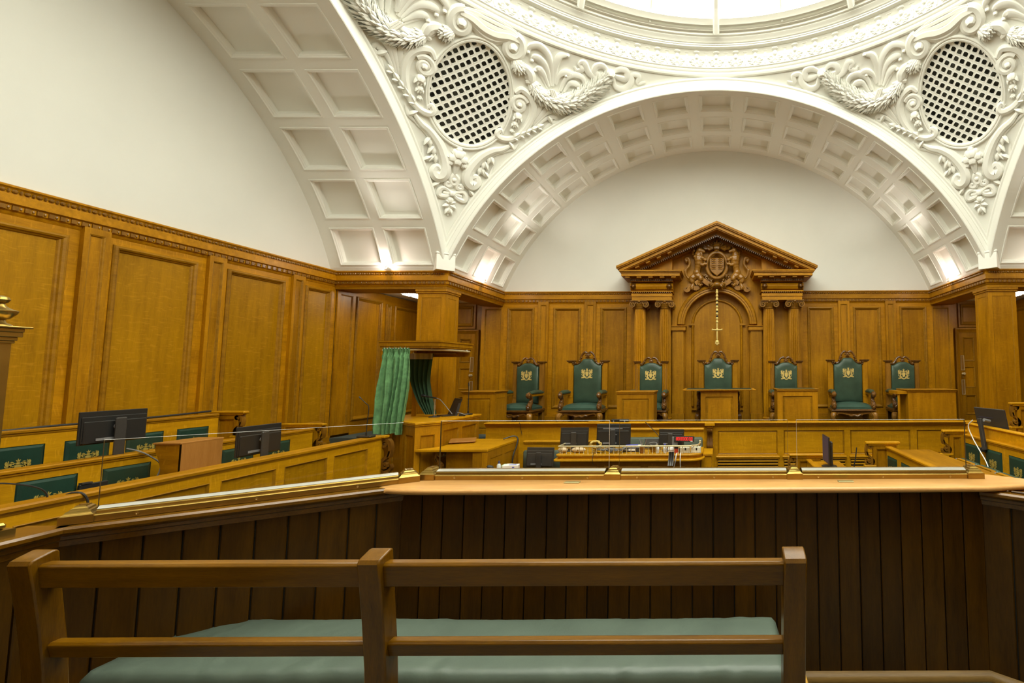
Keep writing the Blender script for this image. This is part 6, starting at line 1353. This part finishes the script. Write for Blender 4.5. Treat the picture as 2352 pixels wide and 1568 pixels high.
# ------------------------------------------------------------------ right side
r1 = leather_row('first right counsel bench back with two dark crested panels behind a scroll end', 'bench', 2.455, 3.6, 6.80, 1.66, .55, [(6.41-.5*k, 6.765-.5*k) for k in range(5, -1, -1)], 1.20, 1.535, -1, 'counsel_bench', 'benches on the right', .07)
row_end(r1, 2.165, 2.66, 6.81, 1.722, 2.225, -1, 1.385, 1.685, local=2.455)
q = MB(); q.box(.05, .62, 3.6, 6.78, 1.585, 1.615, c=.006, T=Matrix.Rotation(0, 4, 'Y')); q.build('desk_board', 'oy', r1)
r0 = top('counsel_bench', 'lowest right counsel bench, scroll end and desk board under the edge on monitor', 'bench', (1.30, 0, 0), 0, 'benches on the right')
board(r0, (0, 6.80, .2), R(-90), 3.0, 1.26, .05, [(.06+.5*k, .55, .40+.5*k, 1.12) for k in range(5)], fm='lime', pm='greenp', frame='bench_back', panel='leather_panel')
q = MB(); q.box(-.015, .06, 3.8, 6.80, 1.45, 1.482, c=.008); q.build('top_rail', 'oy', r0)
q = MB(); q.box(.05, .46, 3.8, 6.78, 1.42, 1.45, c=.006); q.build('desk_board', 'oy', r0)
row_end(r0, 1.04, 1.55, 6.81, 1.552, 1.10, -1, 1.20, 1.51, local=1.30)
r2 = leather_row('upper right counsel bench back with three green crested panels near the frame edge', 'bench', 3.60, 3.4, 6.80, 1.835, .85, [(6.42-.5*k, 6.785-.5*k) for k in range(6, -1, -1)], 1.38, 1.71, -1, 'counsel_bench', 'benches on the right', .075)
q = MB(); q.box(.05, .09, 3.4, 6.82, 1.80, 1.97); q.box(.03, .13, 3.4, 6.82, 1.97, 1.995, c=.008); q.build('upper_board', 'lime', r2)
row_end(r2, 3.30, 3.665, 6.83, 1.885, 3.36, -1, 1.545, 1.85, local=3.60)
r3 = top('counsel_bench', 'tall bench end with scroll in front of the right pillar', 'bench', (4.45, 0, 0), 0, 'benches on the right')
row_end(r3, 4.29, 5.0, 6.80, 2.285, 4.375, -1, 1.935, 2.25, local=4.45)
q = MB(); q.box(.12, .17, 3.2, 6.80, .9, 2.25); q.box(.10, .20, 3.2, 6.80, 2.25, 2.28, c=.006); q.build('bench_back', 'lime', r3)
q = MB(); q.box(-.33, -.05, 6.80, 6.86, .9, 1.80); q.box(-.35, -.04, 6.78, 6.88, 1.80, 1.84, c=.006); q.build('low_screen', 'lime', r3)
def tip_seat(y, lab):
    t = top('tip_up_seat', lab, 'seat', (3.17, y, 0), 0, 'tip up seats of the upper right bench'); w = .40
    o = [(-w/2, 1.20), (-w/2, 1.565), (-w/2+.035, 1.60), (w/2-.035, 1.60), (w/2, 1.565), (w/2, 1.20)]; i = [(-w/2+.045, 1.20), (-w/2+.045, 1.545), (-w/2+.055, 1.555), (w/2-.055, 1.555), (w/2-.045, 1.545), (w/2-.045, 1.20)]
    q = MB(); q.strip([[(-.02, a, b_) for a, b_ in o], [(-.02, a, b_) for a, b_ in i], [(.03, a, b_) for a, b_ in i], [(.03, a, b_) for a, b_ in o], [(-.02, a, b_) for a, b_ in o]]); q.build('seat_frame', 'oy', t, smooth=0)
    q = MB(); q.box(.005, .02, -w/2+.045, w/2-.045, 1.20, 1.555); q.build('inset_panel', 'blk2', t)
    q = MB(); q.box(.03, .09, -w/2+.01, w/2-.01, 1.22, 1.60, c=.015); q.build('leather_pad', 'greens', t)
    q = MB(); q.box(-.01, .08, w/2+.002, w/2+.028, 1.30, 1.59, c=.006); q.build('hinge_block', 'grey', t)
for k, lab in enumerate(('tip up seat farthest from the camera in front of the upper right bench', 'second tip up seat from the far end of the upper right bench', 'third tip up seat from the far end, partly behind the dock ledge', 'nearest tip up seat, hidden low behind the dock ledge')): tip_seat(6.0-.43*k, lab)
m = top('monitor', 'dark monitor on a slanting arm above the crested panels at the right edge', 'monitor', (3.66, 6.30, 1.99), R(-78))
T = Matrix.Translation((0, .04, .10)) @ Matrix.Rotation(R(12), 4, 'X')
q = MB(); q.box(-.26, .26, 0, .02, -.13, .15, c=.004, T=T); q.build('screen_shell', 'blk2', m)
q = MB(); q.box(-.2, .05, -.004, 0, .02, .024, T=T); q.box(-.26, .26, .02, .022, -.12, .14, T=T); q.build('display', 'navy', m)
q = MB(); q.tube([(.03, -.09, .10), (.03, -.0, .08)], .022, 10); q.build('tilt_joint', 'grey', m)
q = MB(); q.box(-.03, .03, -.13, -.09, -.30, .12, c=.006, T=Matrix.Rotation(R(-9), 4, 'Y')); q.build('arm', 'blk2', m)
q = MB(); q.box(-.05, .05, -.11, -.07, -.33, -.27, c=.01); q.build('arm_clamp', 'blk', m)
cable('white_cable', 'white cable hanging from the monitor arm across a crested panel', [(3.52, 6.42, 2.07), (3.50, 6.50, 1.98), (3.52, 6.44, 1.83), (3.52, 6.30, 1.70), (3.50, 6.10, 1.56), (3.45, 5.95, 1.45)], .007, 'white')
cable('black_rod', 'thin black microphone rod standing between the two lower right benches', [(1.83, 6.38, .55), (1.86, 6.40, 1.38), (1.89, 6.42, 1.55), (1.92, 6.45, 1.70)], .008, 'blk', cat='rod')
monitor('monitor', 'monitor seen edge on upon a round base between the dock and panelled front', (1.50, 6.42, 1.451), R(90), .36, .36, .055, 0)
q = MB()
for k in range(4): q.tube([(.10*math.cos(t)*(1-.1*k), .06*math.sin(t), .01+.014*k+.01*math.sin(3*t)) for t in [2*PI*i/18 for i in range(18)]], .007, 5, closed=True)
tag(q.build('cable_coil', 'blk2', None, (.16, 6.75, 1.141)), 'loose coil of dark cable on the small stool below the panelled front', 'cable')
sl = top('stool', 'small pale wooden stool back with cable before the left bay of the panelled front', 'stool', (.05, 6.75, 0))
q = MB(); q.box(-.16, .30, -.15, .15, 1.11, 1.14, c=.006); q.build('seat', 'lime', sl)
for x in (-.13, .26):
    q = MB(); q.box(x-.025, x+.025, .1, .14, 0, 1.30, c=.004); q.build('leg', 'oz', sl)
    q = MB(); q.box(x-.025, x+.025, -.14, -.10, 0, 1.11, c=.004); q.build('leg', 'oz', sl)
q = MB(); q.box(-.15, .28, .105, .135, 1.24, 1.30, c=.004); q.build('backrest', 'lime', sl)
# ================================================================== THE DOCK
dk = top('dock', 'dark stained plank lined dock enclosure with pale worn ledge along its front', 'dock', (0, 0, 0))
PW = .1175
pm_ = MB(); pm_.box(-PW/2+.003, PW/2-.003, -.018, 0, 1.075, 2.085, c=.004); pmesh = None
def planks(p0, p1, zb=0):
    global pmesh
    a, c = Vector(p0), Vector(p1); L_ = (c-a).length; d = (c-a)/L_; n = max(1, round(L_/PW)); ang = math.atan2(d.y, d.x)
    for i in range(n):
        p = a+d*(L_*(i+.5)/n)
        if pmesh is None: o = pm_.build('plank', 'plank', dk, (p.x, p.y, 0), ang, smooth=0); pmesh = o.data
        else: o = link('plank', pmesh, dk, (p.x, p.y, 0), ang)
        o.scale = (L_/n/PW, 1, 1)
A, B, C_, D_, E_, F_ = (-2.80, -.9), (-2.80, 2.015), (-1.81, 2.715), (1.52, 2.715), (1.745, 2.535), (1.745, -.9)
planks(A, B); planks(B, C_); planks(C_, D_); planks(D_, E_); planks(E_, F_)
def wallstrip(pts, d0, d1, z0, z1, name, mat):
    q = MB(); sweep_path(pts, [(d0, z0), (d0, z1), (d1, z1), (d1, z0), (d0, z0)], q); return q.build(name, mat, dk, smooth=0)
PATH = [A, B, C_, D_, E_, F_]
wallstrip(PATH, -.002, -.09, 0, 2.06, 'dock_wall', 'blk2')
wallstrip(PATH, -.09, -.11, 0, 2.08, 'outer_face', 'oz')
q = MB(); sweep_path(PATH, [(.018, 1.04), (.050, 1.04), (.052, 1.055), (.042, 1.072), (.018, 1.085)], q); q.build('skirting_bead', 'bead', dk, smooth=40)
# narrow moulded rail on the angled and left sides
LIPP = [(.016, 2.02), (.020, 2.022), (.022, 2.045), (.034, 2.052), (.036, 2.066), (.052, 2.072), (.062, 2.084), (.062, 2.098), (.052, 2.107), (-.13, 2.107), (-.13, 2.07)]
q = MB(); sweep_path([A, B], LIPP, q); q.build('moulded_rail', 'lip', dk, smooth=35)
q = MB(); ex = (C_[0]+.30*.817, C_[1]+.30*.577); sweep_path([(B[0]+.004, B[1]+.003), (C_[0]+.02, C_[1]+.014)], LIPP, q); q.build('moulded_rail', 'lip', dk, smooth=35)
q = MB(); sweep_path([D_, E_, F_], [(o, z-.033) for o, z in LIPP], q); q.build('moulded_rail', 'lip', dk, smooth=35)
# wide worn ledge on the front
LD = smooth2([(-1.62, 2.965), (-1.78, 2.80), (-1.905, 2.655), (-1.90, 2.635), (-1.83, 2.605), (-1.65, 2.583), (-1.3, 2.578)], 4)+[(1.50, 2.603), (1.62, 2.622), (1.75, 2.652), (1.87, 2.69), (1.90, 2.72), (1.83, 2.80), (1.62, 2.965)]
q = MB()
rows = []
for ins, z in ((.022, 2.076), (.008, 2.079), (0, 2.087), (0, 2.098), (.006, 2.106), (.018, 2.109)):
    cx, cy = 0, 2.8; r = []
    for x, y in LD:
        fx = 1-ins/1.9; r.append((x*fx, y+(ins if y < 2.7 else -ins if y > 2.9 else 0), z))
    rows.append(r)
q.strip(rows, 0, True); q.add(rows[0], [tuple(range(len(LD)))]); q.add(rows[-1], [tuple(range(len(LD)))]); q.build('ledge', 'ledge', dk, smooth=50)
# glass screens on brass rails
RAILP = [(0, 0), (0, .026), (-.004, .029), (-.006, .030), (-.012, .031), (-.014, .042), (-.018, .048), (-.040, .056), (-.075, .056), (-.095, .046), (-.10, .03), (-.10, 0)]
def block(par, x0, x1, y0=-.008, y1=.112, z=0):
    q = MB(); cx, cy = (x0+x1)/2, (y0+y1)/2; hw, hd = (x1-x0)/2, (y1-y0)/2
    rows = []
    for f, zz in ((0, 0), (0, .034), (.003, .036), (.005, .037), (.010, .042), (.014, .050), (.021, .053), (.024, .060), (.031, .065), (.033, .070)):
        rows.append([(cx-hw+f, cy-hd+f, zz), (cx+hw-f, cy-hd+f, zz), (cx+hw-f, cy+hd-f, zz), (cx-hw+f, cy+hd-f, zz)])
    q.strip(rows, 0, True); q.add(rows[-1], [(0, 1, 2, 3)]); q.lathe([(.012, .070), (.012, .0725), (0, .073)], 14, (cx, cy, 0)); return q.build('corner_block', 'bronze', par, smooth=20)
def rail(par, x0, x1, screws):
    q = MB(); q.strip([[(x, -y, z) for y, z in RAILP] for x in (x0, x1)]); o = q.build('base_rail', 'bronze', par, smooth=20)
    q = MB(); q.prism([(.016, .049), (.040, .058), (.046, .058), (.046, .050), (.02, .046)], x0, x1, 'yz'); q.build('glazing_channel', 'chan', par, smooth=0)
    for x in screws:
        q = MB(); q.lathe([(.0065, 0), (.0065, .0012), (.004, .0014), (.003, .0004), (0, .0004)], 12, T=Matrix.Translation((x, 0, .014)) @ Matrix.Rotation(R(90), 4, 'X')); q.build('screw', 'brass', o)
def pane(par, x0, x1, z1=.345, y=.055):
    q = MB(); t = .006
    q.box(x0, x1, y-t, y+t, .04, z1)
    q.m = [0, 1, 0, 2, 0, 2]; return q.build('glass_pane', ['glass', 'gedge', 'gside'], par, smooth=0)
gs = top('glass_screen', 'front dock screen of three clear panes in a bronze base rail', 'screen', (0, 2.80, 2.109), R(-.2))
for a, c in ((-1.785, -1.690), (-.677, -.578), (.413, .507), (1.488, 1.585)): block(gs, a, c)
for a, c, s in ((-1.690, -.677, (-1.57, -1.165, -.775)), (-.578, .413, (-.48, -.02, .33)), (.507, 1.488, (.60, .985, 1.385))): rail(gs, a, c, s)
for a, c in ((-1.695, -.661), (-.600, .428), (.483, 1.510)): pane(gs, a, c)
ga = math.atan2(C_[1]-B[1], C_[0]-B[0])
gs2 = top('glass_screen', 'single clear pane dock screen on the angled left rail', 'screen', (-2.79, 2.003, 2.109), math.atan2(.733, .977)+R(.3))
block(gs2, 0, .095); block(gs2, 1.185, 1.29); rail(gs2, .095, 1.185, (.215, .60, 1.0)); pane(gs2, .088, 1.20)
for x, lab in ((-.845, 'small brass plate let into the ledge left of the middle block'), (.745, 'small brass plate let into the ledge right of the third block')):
    t = top('brass_plate', lab, 'plate', (x, 2.735, 2.1095), 0, 'brass plates on the dock ledge')
    q = MB(); q.box(-.045, .045, -.018, .018, 0, .004, c=.0015); q.build('plate', 'bplate', t)
    for s in (-1, 1):
        q = MB(); q.lathe([(.003, .004), (.003, .0046), (0, .0047)], 8, (s*.038, 0, 0)); q.build('screw', 'brass', t)
nw = top('newel_post', 'square bronze post with urn finial at the left edge of the dock', 'post', (-2.842, 1.815, 2.107))
q = MB(); q.box(-.052, .052, -.06, .07, 0, .034); q.box(-.042, .042, -.05, .055, .034, .06, c=.008); q.build('base_block', 'bronze', nw)
q = MB(); q.box(-.024, .024, -.024, .024, .05, .775); q.build('shaft', 'bronze', nw)
q = MB(); 
for w, a, c in ((.030, .765, .775), (.034, .775, .79), (.042, .79, .81), (.044, .81, .825), (.058, .825, .832)): q.box(-w, w, -w, w, a, c, c=.002)
q.build('capital', 'bronze', nw)
q = MB(); q.lathe([(.034, .832), (.032, .838), (.018, .846), (.014, .856), (.018, .860), (.026, .864), (.040, .882), (.044, .892), (.043, .895), (.026, .902), (.014, .912), (.010, .922), (.018, .928), (.0225, .938), (.018, .948), (.006, .953), (0, .954)], 24); q.build('urn_finial', 'bronze', nw, smooth=40)

# ------------------------------------------------------------------ bench inside the dock
bn = top('dock_bench', 'long oak slatted back bench with green leather seat in the foreground', 'bench', (-1.1, 1.75, 1.04))
def L2(x, y, z): return (x+1.1, y-1.75, z-1.04)
post = [(1.715, 2.060), (1.722, 2.074), (1.735, 2.080), (1.775, 2.094), (1.788, 2.094), (1.793, 2.085), (1.800, 2.02), (1.822, 1.86), (1.845, 1.70), (1.862, 1.50), (1.865, 1.04), (1.795, 1.04), (1.792, 1.48), (1.778, 1.66), (1.755, 1.83), (1.732, 1.97)]
for x0, x1 in ((-2.562, -2.478), (-1.302, -1.222), (.240, .322)):
    q = MB(); q.prism([(y-1.75, z-1.04) for y, z in post], x0+1.1, x1+1.1, 'yz'); bev(q.build('back_post', 'benchz', bn, smooth=30), .005)
for x0, x1 in ((-2.480, -1.300), (-1.224, .242)):
    for nm, y0, zb, zt, th in (('top_rail', 1.738, 1.968, 2.056, .046), ('lower_rail', 1.782, 1.700, 1.757, .046)):
        tl = .10; q = MB(); q.prism([(y0+(zt-zb)*tl*0+.012-1.75+(.0), zb-1.04), (y0-1.75, zt-.010-1.04), (y0+.008-1.75, zt-1.04), (y0+th-.008-1.75, zt+.001-1.04), (y0+th-1.75, zt-.008-1.04), (y0+th+.012-1.75, zb-1.04)], x0+1.1, x1+1.1, 'yz'); bev(q.build(nm, 'bench', bn, smooth=30), .003)
q = MB(); q.box(-2.77+1.1, .385+1.1, 1.87-1.75, 2.43-1.75, 1.388-1.04, 1.426-1.04, c=.006); q.build('seat_board', 'seatb', bn)
for x in (-2.5, -1.26, .28):
    q = MB(); q.box(x+1.1-.03, x+1.1+.03, 2.33-1.75, 2.40-1.75, 0, .348); q.build('front_leg', 'benchz', bn)
    q = MB(); q.box(x+1.1-.025, x+1.1+.025, 1.86-1.75, 2.34-1.75, .28, .348); q.build('seat_bearer', 'benchz', bn)
def bench_cushion():
    q = MB(); nx, ny = 150, 26; x0, x1, y0, y1, z0, zt = -2.60, .30, 1.945, 2.395, 1.425, 1.543
    rng = random.Random(4); fold = [(rng.uniform(x0, x1), rng.uniform(.04, .12), rng.uniform(-.6, .6), rng.uniform(.3, 1)) for _ in range(30)]
    rows = []
    for i in range(nx+1):
        u = i/nx; row = []
        for j in range(ny+1):
            v = j/ny
            # cross-section: up the near bullnose, over the top, down the far edge
            if v < .35: a = v/.35*PI*.5; y = y0+.045*(1-math.sin(a)); z = z0+.012+(zt-z0-.012)*(math.sin(a))**1.0 if False else 0
            s = v
            if s < .30: a = -PI*.42+(s/.30)*(PI*.92); y = y0+.040-.040*math.cos(a); z = (z0+zt)/2+(zt-z0)/2*math.sin(a)
            elif s < .85: t = (s-.30)/.55; y = y0+.040+(y1-y0-.075)*t; z = zt+.004*math.sin(PI*t)
            else: a = PI/2-(s-.85)/.15*PI*.9; y = y1-.035+.035*math.cos(a); z = (z0+zt)/2+(zt-z0)/2*math.sin(a)
            x = x0+(x1-x0)*u
            e = min(1, min(u, 1-u)/.012); z = z0+(z-z0)*(.35+.65*e**.5)
            dz = 0
            for fx, fw, sl, am in fold:
                d = (x-fx-sl*(y-2.0))/fw
                if abs(d) < 3: dz += .0022*am*math.exp(-d*d)*math.cos(d*4)
            g = .0025*math.sin(x*3.1+1)+.0018*math.sin(x*7.3)
            if s < .30: dz *= 1.6; y += .004*math.sin(x*5+2)+dz*.5
            for sx in (-.58, .36, -1.75):
                d = abs(x-sx-.35*(y-2.05)); 
                if d < .012: dz -= .004*(1-d/.012)
            row.append((x+1.1, y-1.75, z+dz+g*e-1.04))
        rows.append(row)
    q.strip(rows); q.add(rows[0], [tuple(range(ny+1))]); q.add(rows[-1], [tuple(range(ny+1))])
    return q.build('seat_cushion', 'greenb', bn, smooth=80)
bench_cushion()
